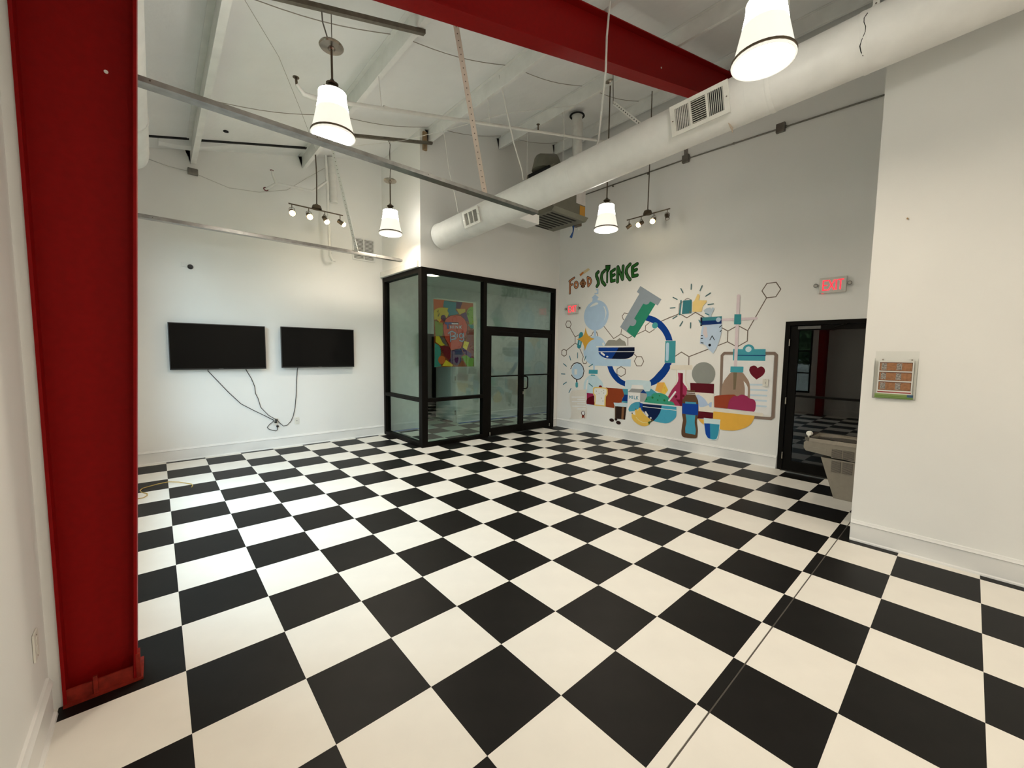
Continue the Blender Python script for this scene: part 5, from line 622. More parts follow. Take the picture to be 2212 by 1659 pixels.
# ------------------------------------------------------------------ track lights
HOT = mat('spot_bulb', (0.9, 0.85, 0.7), 0.4, emit=(1.0, 0.78, 0.42), estr=26.0)
COLD = mat('unlit_reflector', (0.55, 0.53, 0.50), 0.2, 0.9)
def track_light(label, c, d, rod_top, heads):
    """c: bar centre, d: unit direction of the bar, heads: [(offset, aim vector, lit)]"""
    c = Vector(c); d = Vector(d)
    t = thing('track_light', label, 'track light', c, 'four-headed track lights')
    side = Vector((0,0,1)).cross(d).normalized()
    build(MB().tube([c-d*0.405, c+d*0.405], 0.010, 8), 'bar', BRZ2, t, True)
    build(MB().lathe([(0.075, 0.008), (0.072, 0.03), (0.060, 0.062), (0.030, 0.074), (0.012, 0.09), (0.0005, 0.09)], c, 24), 'canopy', BRZ2, t, True)
    build(MB().tube([c+Vector((0,0,0.085)), c+Vector((0.01,0,0.085+(rod_top-c.z)*0.5)), Vector((c.x, c.y, rod_top))], 0.009, 8), 'rod', BRZ2, t, True)
    for off, aim, lit in heads:
        a = Vector(aim).normalized(); h = c + d*off; piv = h - Vector((0,0,0.115))
        st = build(MB().tube([h, h-Vector((0,0,0.055))], 0.006, 6), 'stem', BRZ2, t)
        v = Vector((0,0,1)).cross(a); v = v.normalized() if v.length > 0.1 else side
        build(MB().tube([piv+v*0.038, piv+v*0.038+Vector((0,0,0.045)), piv+v*0.025+Vector((0,0,0.06)), piv-v*0.025+Vector((0,0,0.06)), piv-v*0.038+Vector((0,0,0.045)), piv-v*0.038], 0.004, 6), 'yoke', BRZ2, st)
        m = MB().tube([piv-a*0.045, piv-a*0.040, piv+a*0.035, piv+a*0.05], [0.020, 0.032, 0.034, 0.036], 18)
        hd = build(m, 'lamp_head', BRZ2, st, True)
        build(MB().tube([piv+a*0.0505, piv+a*0.062, piv+a*0.078, piv+a*0.090, piv+a*0.095] if lit else [piv+a*0.0505, piv+a*0.052], [0.030, 0.037, 0.036, 0.022, 0.004] if lit else [0.028, 0.02], 18), 'bulb', HOT if lit else COLD, st, True)
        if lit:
            build(MB().tube([piv+a*0.050, piv+a*0.0535], [0.036, 0.044], 18), 'bloom_ring', mat('bloom_orange', (0.6, 0.4, 0.2), 0.4, emit=(1.0, 0.48, 0.14), estr=0.9), st, True)  # orange emissive ring imitates lens bloom around the lit bulb
            l = bpy.data.lights.new('spot_beam', 'SPOT'); l.energy = SPOT_W; l.color = SPOT_COL; l.spot_size = math.radians(75); l.spot_blend = 0.9; l.shadow_soft_size = 0.03
            lo = bpy.data.objects.new('spot_beam', l); COL.objects.link(lo); lo.parent = t
            lo.rotation_mode = 'QUATERNION'; lo.rotation_quaternion = a.to_track_quat('-Z', 'Y'); lo.location = piv + a*0.105 - c
track_light('four-headed track light with all bulbs lit on the television wall side', (1.98, 4.02, 3.905), (1, 0, 0), pz(1.95)+0.05,
            [(-0.36, (-0.1, -0.8, -0.6), True), (-0.12, (0.05, -0.8, -0.6), True), (0.12, (0.35, -0.45, -0.8), True), (0.36, (0.8, -0.25, -0.55), True)])
track_light('four-headed track light with two bulbs out beside the mural wall', (6.40, 0.80, 4.06), (0, -1, 0), cz(6.40)-0.004,
            [(-0.36, (-0.35, 0.75, -0.6), False), (-0.12, (-0.75, 0.4, -0.6), True), (0.12, (-0.8, -0.1, -0.6), True), (0.36, (-0.3, -0.25, -0.9), False)])
# ------------------------------------------------------------------ pipes and conduits
sp = thing('sprinkler_pipe', 'white sprinkler pipe running under the purlins', 'pipe', (3.5, 1.53, 4.78))
sz = lambda x: 4.385 + 0.252*(x-1.95)
build(MB().tube([(1.28, 1.53, sz(1.28)), (6.2, 1.53, sz(6.2))], 0.021, 10), 'pipe', PIPE, sp, True)
build(MB().tube([(1.28, 1.53, sz(1.28)), (1.16, 1.50, sz(1.16)+0.01), (1.10, 1.50, sz(1.10)+0.09)], [0.025, 0.025, 0.018], 10), 'elbow', PIPE, sp, True)
build(MB().tube([(1.10, 1.50, sz(1.10)+0.09), (1.095, 1.50, sz(1.1)+0.15)], 0.012, 8).lathe([(0.0005, 0.15), (0.030, 0.152), (0.030, 0.156), (0.0005, 0.158)], (1.095, 1.50, sz(1.1)), 12), 'sprinkler_head', BRZ2, sp)
build(MB().tube([(4.45, 1.53, sz(4.45)), (4.45, 1.53, sz(4.45)+0.10)], 0.010, 8).lathe([(0.0005, 0.10), (0.026, 0.102), (0.026, 0.106), (0.0005, 0.108)], (4.45, 1.53, sz(4.45)), 12), 'sprinkler_head', BRZ2, sp)
for x in (1.98, 3.53, 5.05): build(MB().tube([(x, 1.53, sz(x)), (x-0.02, 1.56, pz(x))], 0.005, 6).torus((x, 1.53, sz(x)), 0.03, 0.004, 14, 5), 'pipe_hanger', PIPE, sp)
build(MB().cyl((2.0, 1.53, sz(2.06)-0.0), (2.06, 1.53, sz(2.06)), 0.0225, None, 10), 'coupling', PIPE, sp)
dv = thing('drain_pipe', 'thick white vent pipe on the television wall behind the track light', 'pipe', (2.40, 4.58, 4.25))
build(MB().tube([(2.402, 4.59, 5.02), (2.43, 4.59, 4.27)], 0.066, 18), 'pipe', PIPE, dv, True)
for z in (4.78, 4.72, 4.34): build(MB().tube([(2.40+(5.06-z)*0.038, 4.59, z), (2.40+(5.06-z)*0.038, 4.59, z-0.03)], 0.070, 18), 'coupling', PIPE, dv, True)
sd = thing('sprinkler_branch', 'white branched sprinkler pipe on the television wall', 'pipe', (2.29, 4.48, 3.3))
build(MB().tube([(2.27, 4.47, 4.98), (2.285, 4.47, 4.55), (2.31, 4.47, 3.31), (2.35, 4.50, 3.25), (2.42, 4.56, 3.26)], 0.024, 10), 'pipe', PIPE, sd, True)
build(MB().tube([(2.285, 4.47, 4.56), (1.985, 4.24, 4.255), (1.47, 4.285, 4.25), (1.36, 4.40, 4.17)], 0.020, 10), 'branch_pipe', PIPE, sd, True)
build(MB().tube([(1.47, 4.285, 4.25), (1.43, 4.30, 4.36), (1.42, 4.30, 4.43)], [0.02, 0.016, 0.012], 8), 'riser', PIPE, sd, True)
build(MB().lathe([(0.0005, 0), (0.026, 0.002), (0.026, 0.006), (0.0005, 0.008)], (1.42, 4.30, 4.43), 12), 'sprinkler_head', mat('red_rubber', (0.12, 0.01, 0.015), 0.5), sd)
build(MB().torus((0, 0, 0), 0.028, 0.009, 18, 6).frame(Matrix.Translation((1.35, 4.405, 4.165)) @ Matrix.Rotation(math.radians(70), 4, 'X')), 'clamp_ring', MATS['red_rubber'], sd)
build(MB().tube([(2.32, 4.5, 3.45), (2.34, 4.5, 3.36)], 0.01, 6), 'valve_handle', DKMET, sd)
vp = thing('flue_pipe', 'white flue pipe dropping from a ragged roof hole behind the duct', 'pipe', (5.68, 1.80, 4.9))
build(MB().tube([(5.69, 1.82, cz(5.66)-0.03), (5.67, 1.78, 5.15)], 0.088, 20), 'pipe', PIPE, vp, True)
build(MB().tube([(5.67, 1.78, 5.17), (5.66, 1.77, 4.815)], 0.093, 20), 'lower_pipe', PIPE, vp, True)
build(MB().lathe([(0.10, -0.012), (0.135, -0.010), (0.13, 0.0), (0.10, 0.0)], (5.69, 1.82, cz(5.66)-0.055), 20), 'roof_hole', DARK, vp)
cd = thing('electrical_conduit', 'grey electrical conduit with boxes high on the mural wall', 'conduit', (XM, 0.0, 4.93))
xc = XM-0.016
build(MB().tube([(xc, 2.55, 4.955), (xc, 0.40, 4.945)], 0.011, 8), 'conduit_run', GCABLE, cd, True)
build(MB().tube([(xc, 0.30, 4.945), (xc, -0.98, 4.905)], 0.011, 8), 'conduit_run', GCABLE, cd, True)
build(MB().tube([(xc, -1.08, 4.905), (xc, -2.40, 4.86)], 0.011, 8), 'conduit_run', GCABLE, cd, True)
for y, z in ((2.60, 4.955), (0.35, 4.945), (-1.03, 4.905)):
    bx_ = build(MB().bev(XM-0.055, XM-0.001, y-0.055, y+0.055, z-0.06, z+0.06, 0.006), 'junction_box', GCABLE, cd)
    build(MB().cyl((xc, y-0.075, z), (xc, y-0.055, z), 0.016, None, 10), 'connector', GCABLE, bx_)
for dy_ in (0.0, 0.035): build(MB().tube([(xc, 0.34+dy_, 5.0), (xc, 0.345+dy_, 5.16), (xc-0.05, 0.37+dy_, 5.23)], 0.009, 8), 'riser_conduit', GCABLE, cd, True)
build(MB().tube([(xc, 2.63, 4.90), (xc-0.02, 2.70, 4.86), (xc-0.02, 2.72, 4.98), (xc-0.03, 2.66, 5.05)], 0.012, 8), 'flex_conduit', GCABLE, cd, True)
for y in (1.8, 1.05, -0.4): build(MB().box(XM-0.03, XM-0.001, y-0.012, y+0.012, 4.915, 4.935), 'strap_clip', GCABLE, cd)
# hanging cords and wires
def cord(name, label, pts, r, m, cat='cord'):
    return tag(build(MB().tube(pts, r, 6), name, m, None, True, origin=pts[-1]), label, cat)
cord('hanging_cord', 'white cord tied to the duct just right of the long stud track', [(3.50, 1.31, 5.30), (3.56, 1.25, 4.95), (3.66, 1.20, 4.5), (3.80, 1.17, 4.15), (3.84, 1.18, 4.03)], 0.010, PIPE)
cord('hanging_cord', 'thin white cord dropping from a purlin toward the duct end', [(3.50, 2.72, 5.22), (3.52, 2.65, 4.95), (3.56, 2.62, 4.55), (3.66, 2.57, 4.1), (3.70, 2.56, 3.90)], 0.009, PIPE)
cord('hanging_cord', 'white cord with red stripes hanging in front of the red beam', [(3.47, -0.45, 5.14), (3.46, -0.43, 4.82), (3.46, -0.43, 4.50), (3.90, -0.06, 4.44), (4.03, 0.07, 4.22), (4.02, 0.10, 4.125)], 0.011, PIPE)
cord('ceiling_wire', 'thin grey wire running under the roof from upper left to the near pendant', [(0.55, 0.95, 4.50), (0.95, 1.5, 4.45), (1.30, 2.2, 4.42), (1.75, 3.2, 4.45)], 0.0022, MATS['band_brown'], 'wire')
cord('ceiling_wire', 'thin white wire strung below the purlins near the return wall', [(2.1, 3.5, 4.70), (2.9, 2.9, 4.86), (3.52, 2.5, 5.1), (4.1, 1.9, 5.30), (5.05, 1.2, 5.50)], 0.004, PIPE, 'wire')
cord('ceiling_wire', 'thin grey wire looping along the top of the television wall', [(-0.1, 4.62, 4.28), (0.2, 4.64, 4.235), (0.44, 4.64, 4.235), (0.9, 4.64, 4.13), (1.3, 4.64, 4.17), (1.7, 4.64, 4.31), (2.05, 4.62, 4.62), (2.3, 4.6, 4.83)], 0.004, mat('pale_wire', (0.52, 0.50, 0.46), 0.6), 'wire')
tag(build(MB().bev(0.41, 0.53, 4.60, 4.675, 4.20, 4.28, 0.008), 'junction_box', GCABLE, None, origin=(0.47, 4.64, 4.2)), 'small grey junction box at the top of the television wall', 'junction box')
for yy in (2.35, 1.5): cord('duct_suspension_wire', ('thin vertical wire above the unit heater, left one', 'thin vertical wire above the unit heater, right one')[int(yy < 2)], [(5.0, yy, pz(5.0)+0.02), (5.0, yy, 4.76)], 0.004, PIPE, 'wire')
for lab, sx, sy in (('white hanger strap holding the duct beside the nearest pendant', 4.10, -1.81), ('white hanger strap holding the duct above the tape crack', 4.19, -2.385)):
    cz_ = dy(sy); hs = thing('duct_hanger', lab, 'hanger', (sx, sy, cz_.z+0.2))
    zt_ = cz(sx)-0.012
    build(MB().box(sx-0.003, sx+0.003, sy-0.02, sy+0.02, cz_.z+DR+0.004, zt_), 'strap', PIPE, hs)
    m = MB()
    for k in range(9): m.cyl((sx-0.0045, sy, cz_.z+DR+0.06+0.06*k), (sx+0.0045, sy, cz_.z+DR+0.06+0.06*k), 0.006, None, 8)
    build(m, 'punched_holes', MATS['hole_dark'], hs)
tag(build(MB().bev(3.395, 3.465, 3.13, 3.168, 4.98, 5.27, 0.004), 'wood_block', mat('bare_wood', (0.30, 0.20, 0.11), 0.8, noise=(20, 0.25)), None, origin=(3.43, 3.15, 4.98)), 'small bare wood block at a purlin end near the return wall', 'wood block')
ang = thing('perforated_angle', 'white perforated angle brace slanting down behind the duct', 'bracket', (4.6, 0.05, 4.7))
m = MB(); p0, p1 = Vector((4.62, 0.30, 4.97)), Vector((4.50, -0.22, 4.43)); d = (p1-p0).normalized(); a = Vector((-0.8, 0.6, 0)); a = (a-d*a.dot(d)).normalized(); b = d.cross(a)
m.ring([[p+b*-0.024+a*-0.002, p+b*0.024+a*-0.002, p+b*0.024+a*0.002, p+b*-0.024+a*0.002] for p in (p0, p1)])
build(m, 'angle_bar', PIPE, ang); m = MB()
for i in range(1, 13): c = p0+d*(0.056*i); m.cyl(c-a*0.004, c+a*0.004, 0.008, None, 8)
build(m, 'punched_holes', DARK, ang); build(MB().tube([(4.60, 0.31, pz(4.9)), (4.62, 0.30, 4.95)], 0.006, 6), 'hanger_rod', GCABLE, ang)
# ------------------------------------------------------------------ unit heater
HT = mat('heater_olive_enamel', (0.15, 0.145, 0.11), 0.45, 0.2)
uh = thing('unit_heater', 'dark olive gas unit heater hanging behind the duct', 'heater', (5.45, 2.0, 4.0))
build(MB().bev(5.02, 5.86, 1.72, 2.38, 4.06, 4.80, 0.015), 'casing', HT, uh)
hd_ = build(MB().prism([(1.60, 4.06), (2.50, 4.06), (2.44, 4.00), (1.66, 4.00)], 'x', 4.92, 5.80), 'outlet_hood', HT, uh)
for k in range(8):
    y = 1.72+k*0.095; build(MB().box(4.99, 5.62, y, y+0.038, 3.995, 4.002), 'louver_slot', DARK, hd_)
build(MB().tube([(5.10, 2.05, 4.80), (5.10, 2.05, 4.88), (5.3, 2.05, 4.96), (5.55, 2.05, 4.86)], [0.2, 0.2, 0.18, 0.08], 16), 'fan_hood', HT, uh, True)
build(MB().box(4.985, 5.018, 1.80, 2.30, 4.45, 4.78), 'fan_opening', DARK, uh)
build(MB().box(5.60, 5.85, 1.714, 1.719, 4.30, 4.62), 'rating_label', mat('white_label', (0.55, 0.53, 0.52), 0.6), uh)
build(MB().box(5.70, 5.84, 1.713, 1.719, 4.10, 4.28), 'warning_label', mat('orange_label', (0.45, 0.22, 0.02), 0.6), uh)
build(MB().box(4.05, 4.92, 1.95, 2.25, 3.84, 3.99), 'supply_boot', DUCT, uh)
build(MB().bev(5.87, 5.99, 1.90, 2.04, 4.02, 4.12, 0.01), 'gas_valve', BRZ2, uh)
for k, dx in enumerate((0.0, 0.03, 0.055, 0.09)): build(MB().tube([(5.80+dx, 1.95+0.03*k, 4.05), (5.80+dx, 1.93+0.03*k, 3.98), (5.81+dx*0.7, 1.95+0.02*k, 3.90), (5.78+dx*0.5, 2.0, 3.80)], 0.011, 6), 'blue_wire', mat('blue_wire_sheath', (0.015, 0.07, 0.25), 0.4), uh, True)
gp = thing('gas_pipe', 'thin white drop pipe right of the unit heater', 'pipe', (6.2, 2.15, 4.05))
build(MB().tube([(6.2, 2.12, cz(6.2)-0.004), (6.2, 2.14, 5.0), (6.2, 2.16, 4.06)], 0.016, 8), 'pipe', PIPE, gp, True)
for z in (4.30, 4.16, 4.06): build(MB().cyl((6.2, 2.155, z-0.015), (6.2, 2.155, z+0.015), 0.024, None, 10), 'fitting', PIPE, gp)
# ------------------------------------------------------------------ televisions, cords, outlets
BEZ = mat('tv_bezel', (0.012, 0.012, 0.013), 0.3)
def tv(x0, x1, z0, z1, label):
    t = thing('television', label, 'television', ((x0+x1)/2, YT, z0))
    build(MB().bev(x0, x1, YT-0.095, YT-0.055, z0, z1, 0.004), 'housing', BEZ, t)
    build(MB().box(x0+0.012, x1-0.012, YT-0.0965, YT-0.0945, z0+0.02, z1-0.012), 'screen', SCREEN, t)
    build(MB().bev(x0+0.25, x1-0.25, YT-0.056, YT-0.03, z0+0.06, z0+0.40, 0.01), 'rear_cover', BEZ, t)
    build(MB().box((x0+x1)/2-0.18, (x0+x1)/2+0.18, YT-0.031, YT-0.002, z0+0.15, z0+0.35), 'wall_bracket', DKMET, t)
    build(MB().box((x0+x1)/2-0.03, (x0+x1)/2+0.03, YT-0.0975, YT-0.0955, z0+0.006, z0+0.014), 'badge', mat('badge_grey', (0.15, 0.15, 0.15), 0.3, 0.8), t)
tv(0.095, 1.305, 1.355, 2.045, 'black wall television nearest the red column')
tv(1.53, 2.735, 1.365, 2.055, 'black wall television nearest the glazed lobby')
yw = YT-0.010
cord('power_cord', 'black cord from the left end of the first television to the outlet', [(0.541, YT-0.05, 1.36), (0.541, yw, 1.33), (0.656, yw, 1.172), (0.792, yw, 0.984), (0.945, yw, 0.795), (1.10, yw, 0.684), (1.261, yw, 0.577), (1.406, yw, 0.477)], 0.0055, CABLE)
cord('power_cord', 'kinked black cord from the middle of the first television to the outlet', [(1.032, YT-0.05, 1.36), (1.032, yw, 1.34), (1.10, yw, 1.20), (1.144, yw, 1.063), (1.15, yw, 0.95), (1.184, yw, 0.869), (1.218, yw, 0.713), (1.327, yw, 0.571), (1.421, yw-0.02, 0.499)], 0.005, CABLE)
cord('power_cord', 'black cord looping down from the second television to the outlet', [(1.785, YT-0.05, 1.37), (1.783, yw, 1.33), (1.763, yw, 1.074), (1.755, yw, 0.9), (1.731, yw, 0.671), (1.70, yw, 0.53), (1.659, yw, 0.434), (1.60, yw, 0.375), (1.543, yw, 0.366), (1.49, yw, 0.42), (1.44, yw-0.02, 0.49)], 0.005, CABLE)
cord('power_cord', 'short loop of black cord hanging below the outlet', [(1.405, yw-0.015, 0.475), (1.34, yw, 0.42), (1.30, yw, 0.37), (1.32, yw, 0.34), (1.38, yw, 0.31), (1.43, yw, 0.295), (1.45, yw, 0.31), (1.445, yw-0.01, 0.40)], 0.005, CABLE)
def outlet(label, c, n, hole=True, name='wall_plate', h=0.058):
    """plate on a wall, n = outward normal"""
    c = Vector(c); n = Vector(n); u = Vector((0,0,1)).cross(n)
    M = Matrix((u, Vector((0,0,1)), n)).transposed().to_4x4(); M.translation = c
    t = thing(name, label, 'wall plate', c)
    build(MB().bev(-0.036, 0.036, -h, h, 0.0, 0.007, 0.002).frame(M), 'cover_plate', PLATE, t)
    if hole == 'jack': build(MB().cyl((0, 0, 0.007), (0, 0, 0.010), 0.007, None, 12).frame(M), 'jack', BLKP, t)
    elif hole == 'switch':
        build(MB().box(-0.006, 0.006, -0.012, 0.012, 0.007, 0.009).frame(M), 'switch_slot', mat('slot_grey', (0.3, 0.28, 0.24), 0.5), t); build(MB().box(-0.004, 0.004, -0.004, 0.010, 0.009, 0.02).frame(M), 'toggle', PLATE, t)
    else:
        for z in (-0.02, 0.02): build(MB().cyl((0, z, 0.007), (0, z, 0.009), 0.016, None, 14).frame(M), 'receptacle', PLATE, t)
    for z in (-0.045, 0.045): build(MB().cyl((0, z, 0.007), (0, z, 0.0082), 0.003, None, 8).frame(M), 'screw', STEEL, t)
    return t
ot = outlet('white outlet with black plugs below the televisions', (1.43, YT-0.001, 0.455), (0, -1, 0))
for z, x in ((0.485, 1.435), (0.447, 1.425), (0.375, 1.45)): build(MB().bev(x-0.018, x+0.018, YT-0.045, YT-0.010, z-0.013, z+0.013, 0.004), 'plug', BLKP, ot)
outlet('white wall plate with a small jack right of the plugged outlet', (1.755, YT-0.001, 0.435), (0, -1, 0), 'jack')
outlet('ivory light switch over the painted clipboard', (XM-0.018, -1.03, 1.265), (-1, 0, 0), 'switch')
outlet('ivory wall plate low on the near left wall', (XL+0.001, -0.55, 0.43), (1, 0, 0), True)
sc_ = thing('security_camera', 'small black dome camera on the wall above the first television', 'camera', (0.39, YT, 2.875))
build(MB().tube([(0.39, YT-0.001, 2.875), (0.39, YT-0.02, 2.875), (0.39, YT-0.035, 2.875)], [0.036, 0.034, 0.02], 18), 'dome', BLKP, sc_, True)
build(MB().bev(0.29, 0.36, YT-0.012, YT-0.001, 2.865, 2.93, 0.003), 'mount_plate', TRIM, sc_)
rv = thing('return_air_vent', 'white double return-air grille high on the television wall', 'vent', (2.99, YT, 3.40))
build(MB().box(2.77, 2.80, YT-0.016, YT-0.001, 3.36, 3.79).box(3.17, 3.20, YT-0.016, YT-0.001, 3.36, 3.79).box(2.80, 3.17, YT-0.016, YT-0.001, 3.36, 3.39).box(2.80, 3.17, YT-0.016, YT-0.001, 3.76, 3.79).box(2.975, 2.995, YT-0.016, YT-0.001, 3.39, 3.76), 'vent_frame', TRIM, rv)
build(MB().box(2.80, 3.17, YT-0.004, YT-0.001, 3.39, 3.76), 'vent_backing', mat('vent_shadow', (0.16, 0.155, 0.14), 0.8), rv)
for x0, x1 in ((2.80, 2.975), (2.995, 3.17)):
    for k in range(15):
        z = 3.40+k*0.0245; build(MB().add([(x0, YT-0.014, z), (x1, YT-0.014, z), (x1, YT-0.005, z+0.014), (x0, YT-0.005, z+0.014), (x0, YT-0.012, z-0.001), (x1, YT-0.012, z-0.001), (x1, YT-0.0045, z+0.012), (x0, YT-0.0045, z+0.012)], [(0,1,2,3), (7,6,5,4), (0,4,5,1), (2,6,7,3), (1,5,6,2), (0,3,7,4)]), 'vent_slat', TRIM, rv)
fc_ = cord('floor_cord', 'yellow cord curled on the floor beside the red column', [(-0.30, 2.95, 0.005), (-0.22, 2.955, 0.005), (-0.19, 3.02, 0.005), (-0.19, 3.10, 0.005), (-0.24, 3.2, 0.005), (-0.255, 3.29, 0.005), (-0.235, 3.37, 0.005), (-0.185, 3.405, 0.005), (-0.1, 3.40, 0.02), (0.006, 3.386, 0.03), (0.10, 3.34, 0.02), (0.157, 3.285, 0.01), (0.215, 3.20, 0.006), (0.222, 3.12, 0.006), (0.208, 3.06, 0.006)], 0.005, mat('yellow_cord', (0.50, 0.33, 0.07), 0.5))
# ------------------------------------------------------------------ exit signs
EXR = mat('exit_red', (0.6, 0.02, 0.03), 0.4, emit=(1.0, 0.025, 0.05), estr=0.95)
EXB = mat('exit_housing', (0.62, 0.60, 0.55), 0.4)
def exit_sign(label, yc, zc, w=0.29, h=0.205):
    t = thing('exit_sign', label, 'exit sign', (XM, yc, zc), 'red exit signs')
    build(MB().bev(XM-0.045, XM-0.001, yc-w/2, yc+w/2, zc-h/2, zc+h/2, 0.006), 'housing', EXB, t)
    # letters: strokes on the face; u runs to the right as seen from the room (-y)
    def P(u, v): return (yc - u, zc + v)
    H = 0.062; L = {'E': [((-0.10, -H), (-0.10, H)), ((-0.10, H), (-0.055, H)), ((-0.10, 0), (-0.06, 0)), ((-0.10, -H), (-0.055, -H))],
         'X': [((-0.038, -H), (0.018, H)), ((-0.038, H), (0.018, -H))], 'I': [((0.040, -H), (0.040, H))], 'T': [((0.085, -H), (0.085, H)), ((0.060, H), (0.112, H))]}
    for ch_, ss in L.items():
        m = MB()
        for (a, b) in ss:
            A, B = Vector(P(*a)), Vector(P(*b)); d = (B-A).normalized(); n = Vector((-d.y, d.x))*0.0075; A = A-d*0.006; B = B+d*0.006
            q = [A-n, B-n, B+n, A+n]; m.add([(XM-0.0462, *p) for p in q]+[(XM-0.0455, *p) for p in q], [(0,1,2,3), (7,6,5,4), (0,4,5,1), (1,5,6,2), (2,6,7,3), (3,7,4,0)])
        build(m, 'letter_'+ch_.lower(), EXR, t)
    for s in (-1, 1):
        y = yc+s*(w/2+0.035)
        hd = build(MB().tube([(XM-0.03, yc+s*(w/2), zc+0.01), (XM-0.03, y, zc+0.01)], 0.010, 8), 'lamp_arm', EXB, t)
        build(MB().tube([(XM-0.012, y, zc+0.012), (XM-0.055, y, zc+0.006)], [0.020, 0.027], 14), 'emergency_lamp', mat('lamp_grey', (0.16, 0.15, 0.14), 0.4), hd)
        build(MB().tube([(XM-0.0555, y, zc+0.006), (XM-0.058, y, zc+0.0055)], 0.018, 14), 'lamp_lens', mat('lens_pale', (0.55, 0.52, 0.48), 0.2), hd)
    build(MB().box(XM-0.04, XM-0.02, yc+0.095, yc+0.115, zc-h/2-0.004, zc-h/2), 'indicator_light', EXR, t)
exit_sign('red lit exit sign above the dark exit door', -1.755, 2.62)
exit_sign('red lit exit sign left of the painted flask', 2.735, 2.625)
# ------------------------------------------------------------------ drinking fountain
df = thing('drinking_fountain', 'tan steel drinking fountain hung beyond the right wall corner', 'drinking fountain', (5.22, YE, 0.25))
X0, X1 = 5.0, 5.46
build(MB().prism([(YE, 0.64), (-1.965, 0.69), (-1.945, 0.72), (-1.945, 0.775), (-1.96, 0.79), (YE, 0.79)], 'x', X0, X1), 'upper_cabinet', TAN, df)
lo = build(MB().prism([(YE, 0.25), (-2.22, 0.25), (-2.095, 0.645), (YE, 0.638)], 'x', X0+0.004, X1-0.004), 'lower_cabinet', TAN, df)
bs = MB()
bs.prism([(X0-0.006, YE), (X1+0.006, YE), (X1+0.006, -1.99), (X1-0.03, -1.945), (X0+0.03, -1.945), (X0-0.006, -1.99)], 'z', 0.79, 0.805)
bs.box(X0-0.006, X0+0.03, YE, -1.99, 0.805, 0.828).box(X1-0.03, X1+0.006, YE, -1.99, 0.805, 0.828).box(X0+0.03, X1-0.03, YE, YE+0.05, 0.805, 0.84).prism([(X0-0.006, -1.99), (X0+0.03, -1.945), (X1-0.03, -1.945), (X1+0.006, -1.99)], 'z', 0.805, 0.828)
bsn = build(bs, 'basin', STEEL, df)
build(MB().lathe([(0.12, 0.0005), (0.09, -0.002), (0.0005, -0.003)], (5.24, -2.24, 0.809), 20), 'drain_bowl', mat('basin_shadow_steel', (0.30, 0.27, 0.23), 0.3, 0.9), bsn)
build(MB().tube([(5.03, -1.975, 0.825), (5.03, -1.975, 0.855), (5.05, -1.99, 0.872), (5.06, -2.0, 0.868)], 0.010, 10), 'bubbler', STEEL, df, True)
build(MB().tube([(5.02, -1.975, 0.868), (5.05, -1.985, 0.868)], 0.024, 14), 'bubbler_guard', PLATE, df, True)
build(MB().bev(X0-0.005, X0+0.002, -2.14, -2.025, 0.705, 0.735, 0.003), 'push_bar', TAN, df)
gv = mat('grille_dark', (0.045, 0.04, 0.035), 0.7)
for (ya, yb, z0, z1, n) in ((-2.355, -2.27, 0.655, 0.745, 9), (-2.262, -2.18, 0.655, 0.745, 9), (-2.35, -2.272, 0.515, 0.625, 11), (-2.258, -2.185, 0.515, 0.625, 11)):
    pl = build(MB().box(X0-0.003, X0+0.003, ya, yb, z0, z1), 'grille_panel', gv, df)
    for k in range(n):
        z = z0+(z1-z0)*(k+0.5)/n; build(MB().box(X0-0.006, X0-0.002, ya, yb, z-0.0022, z+0.0022), 'grille_slat', TAN, pl)
# ------------------------------------------------------------------ brochure holder on the right wall
bh = thing('brochure_holder', 'clear acrylic brochure holder on the cream right wall', 'brochure holder', (XR, -2.63, 1.31))
def bb(n, x0, x1, y0, y1, z0, z1, m, p=bh): return build(MB().box(XR-x1, XR-x0, y0, y1, z0, z1), n, m, p)
bb('back_panel', 0.001, 0.004, -2.76, -2.49, 1.315, 1.72, ACRYL); bb('front_panel', 0.038, 0.041, -2.76, -2.49, 1.315, 1.64, ACRYL)
bb('side_panel', 0.004, 0.038, -2.76, -2.757, 1.315, 1.66, ACRYL); bb('side_panel', 0.004, 0.038, -2.493, -2.49, 1.315, 1.66, ACRYL); bb('bottom_panel', 0.004, 0.038, -2.757, -2.493, 1.315, 1.318, ACRYL)
for y in (-2.54, -2.72): build(MB().cyl((XR-0.008, y, 1.648), (XR-0.004, y, 1.648), 0.006, None, 10), 'screw', STEEL, bh)
br = thing('brochure', 'menu card with three wood-grain panels of photos, in the clear holder', 'brochure', (XR-0.02, -2.625, 1.36))
bb('paper', 0.016, 0.018, -2.735, -2.515, 1.352, 1.640, mat('paper_white', (0.78, 0.77, 0.74), 0.6), br)
WG = mat('wood_print', (0.36, 0.155, 0.065), 0.6, noise=(60, 0.25)); PH = mat('photo_grey', (0.30, 0.27, 0.25), 0.5, noise=(120, 0.9)); EDG = mat('print_edge', (0.10, 0.04, 0.03), 0.6)
for k in range(3):
    z1 = 1.626-0.083*k; z0 = z1-0.073
    bb('panel_border', 0.0182, 0.0186, -2.727, -2.523, z0, z1, EDG, br); pn = bb('wood_panel', 0.0188, 0.0192, -2.724, -2.526, z0+0.003, z1-0.006, WG, br)
    for y in (-2.535, -2.63): bb('photo_print', 0.0194, 0.0198, y-0.033, y, z0+0.008, z1-0.008, PH, pn)
bb('red_stripe', 0.0182, 0.0190, -2.73, -2.52, 1.366, 1.375, mat('red_print', (0.38, 0.03, 0.03), 0.5), br)
fy = thing('flyer', 'green and white flyer standing lowest in the clear holder', 'flyer', (XR-0.03, -2.625, 1.319))
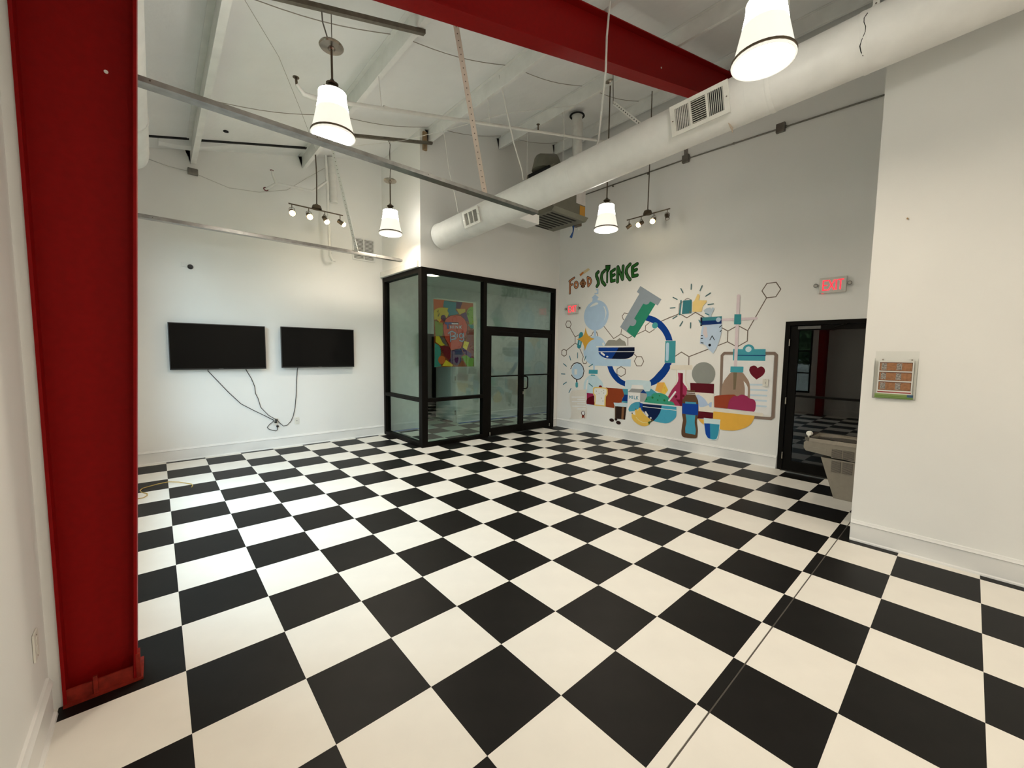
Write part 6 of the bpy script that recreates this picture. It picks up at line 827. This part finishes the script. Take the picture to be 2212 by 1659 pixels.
bb('paper', 0.022, 0.024, -2.745, -2.505, 1.3185, 1.356, mat('flyer_green', (0.24, 0.33, 0.10), 0.5), fy); bb('green_stripe', 0.0242, 0.0246, -2.745, -2.505, 1.322, 1.328, mat('deep_green_print', (0.10, 0.22, 0.03), 0.5), fy)
bb('green_stripe', 0.0242, 0.0246, -2.745, -2.505, 1.335, 1.340, MATS['deep_green_print'], fy); bb('blue_logo_block', 0.0242, 0.0248, -2.745, -2.708, 1.335, 1.356, mat('blue_print', (0.03, 0.10, 0.20), 0.5), fy)
nl_ = build(MB().cyl((XR-0.02, -2.618, 2.815), (XR, -2.618, 2.815), 0.006, None, 10), 'wall_anchor', mat('wood_plug', (0.35, 0.22, 0.10), 0.6), None, origin=(XR, -2.618, 2.815)); tag(nl_, 'small brown screw anchor high on the cream right wall', 'anchor')
# ------------------------------------------------------------------ mural, lettering and poster
WREF = lin((0.71, 0.703, 0.67))
def print_mat(h, ref=WREF, alb=0.77, pre='paint_'):
    n = pre+h[1:]
    if n in MATS: return MATS[n]
    c = hexl(h); c = tuple(min(0.85, c[i]/ref[i]*alb) for i in range(3))
    return mat(n, c, 0.7, spec=0.12, noise=(8, 0.03))
LAYER = [0]
def motif(parent, name, shapes, plane, fmat, step=0.00004):
    """flat print laid on a wall: plane(u, v, h) gives the world point, h is the height off the wall"""
    mb = MB(); mats = []
    for s in shapes:
        m = fmat(s[1])
        if m not in mats: mats.append(m)
        mb.cur = mats.index(m); LAYER[0] += 1; h = 0.0006+step*LAYER[0]
        if s[0] == 'p':
            q = [(s[2][i], s[2][i+1]) for i in range(0, len(s[2]), 2)]; mb.add([plane(u, v, h) for u, v in q], [tuple(range(len(q)))])
        elif s[0] == 'e':
            _, _, cu, cv, ru, rv = s; n = 28; mb.add([plane(cu+ru*math.cos(2*math.pi*k/n), cv+rv*math.sin(2*math.pi*k/n), h) for k in range(n)], [tuple(range(n))])
        else:
            w = s[2]/2; q = [Vector((s[3][i], s[3][i+1])) for i in range(0, len(s[3]), 2)]
            pv, pf = [], []
            def put(ps): pf.append(list(range(len(pv), len(pv)+len(ps)))); pv.extend(ps)
            for a, b in zip(q, q[1:]):
                d = b-a
                if d.length < 1e-6: continue
                d.normalize(); n = Vector((-d.y, d.x))*w; put([a-n, b-n, b+n, a+n])
            k_ = 16 if w > 0.012 else 10
            for p in q: put([Vector((p.x+w*math.cos(2*math.pi*(k+0.31)/k_), p.y+w*math.sin(2*math.pi*(k+0.31)/k_))) for k in range(k_)])
            rv_, _, rf, _, _, rof = delaunay_2d_cdt(pv, [], pf, 1, 1e-6)      # union of the stroke pieces
            mb.add([plane(p.x, p.y, h) for p in rv_], [f for f, of in zip(rf, rof) if of])
    return build(mb, name, mats, parent)
mu = thing('wall_painting', 'large painted mural of lab glassware, microscope and food on the white wall', 'mural', (XM, 0.9, 1.4))
pl_m = lambda u, v, h: (XM-h, u, v)
for nm_, sh in MURAL: motif(mu, nm_, sh, pl_m, print_mat)
LAYER[0] = 0
le = thing('wall_lettering', 'orange and green FOOD SCIENCE lettering above the mural', 'lettering', (XM, 2.2, 2.9))
for nm_, sh in LETTERS: motif(le, nm_, sh, pl_m, print_mat)
po = thing('poster', 'colourful Think Big poster with a red light bulb on the lobby glass', 'poster', (4.1, 3.20, 1.4))
build(MB().box(3.66, 4.53, 3.200, 3.203, 1.395, 2.60), 'paper', mat('poster_paper', (0.6, 0.58, 0.5), 0.6), po)
LAYER[0] = 0
PREF = lin((0.72, 0.71, 0.66))
ps = 0.0
pl_p = lambda u, v, h: (u, 3.1998-h*0.6, v)
for nm_, sh in POSTER: motif(po, nm_, sh, pl_p, lambda h: print_mat(h, PREF, 0.62, 'poster_'), 0.00003)
for ob in bpy.data.objects:
    if '_o' in ob: del ob['_o']
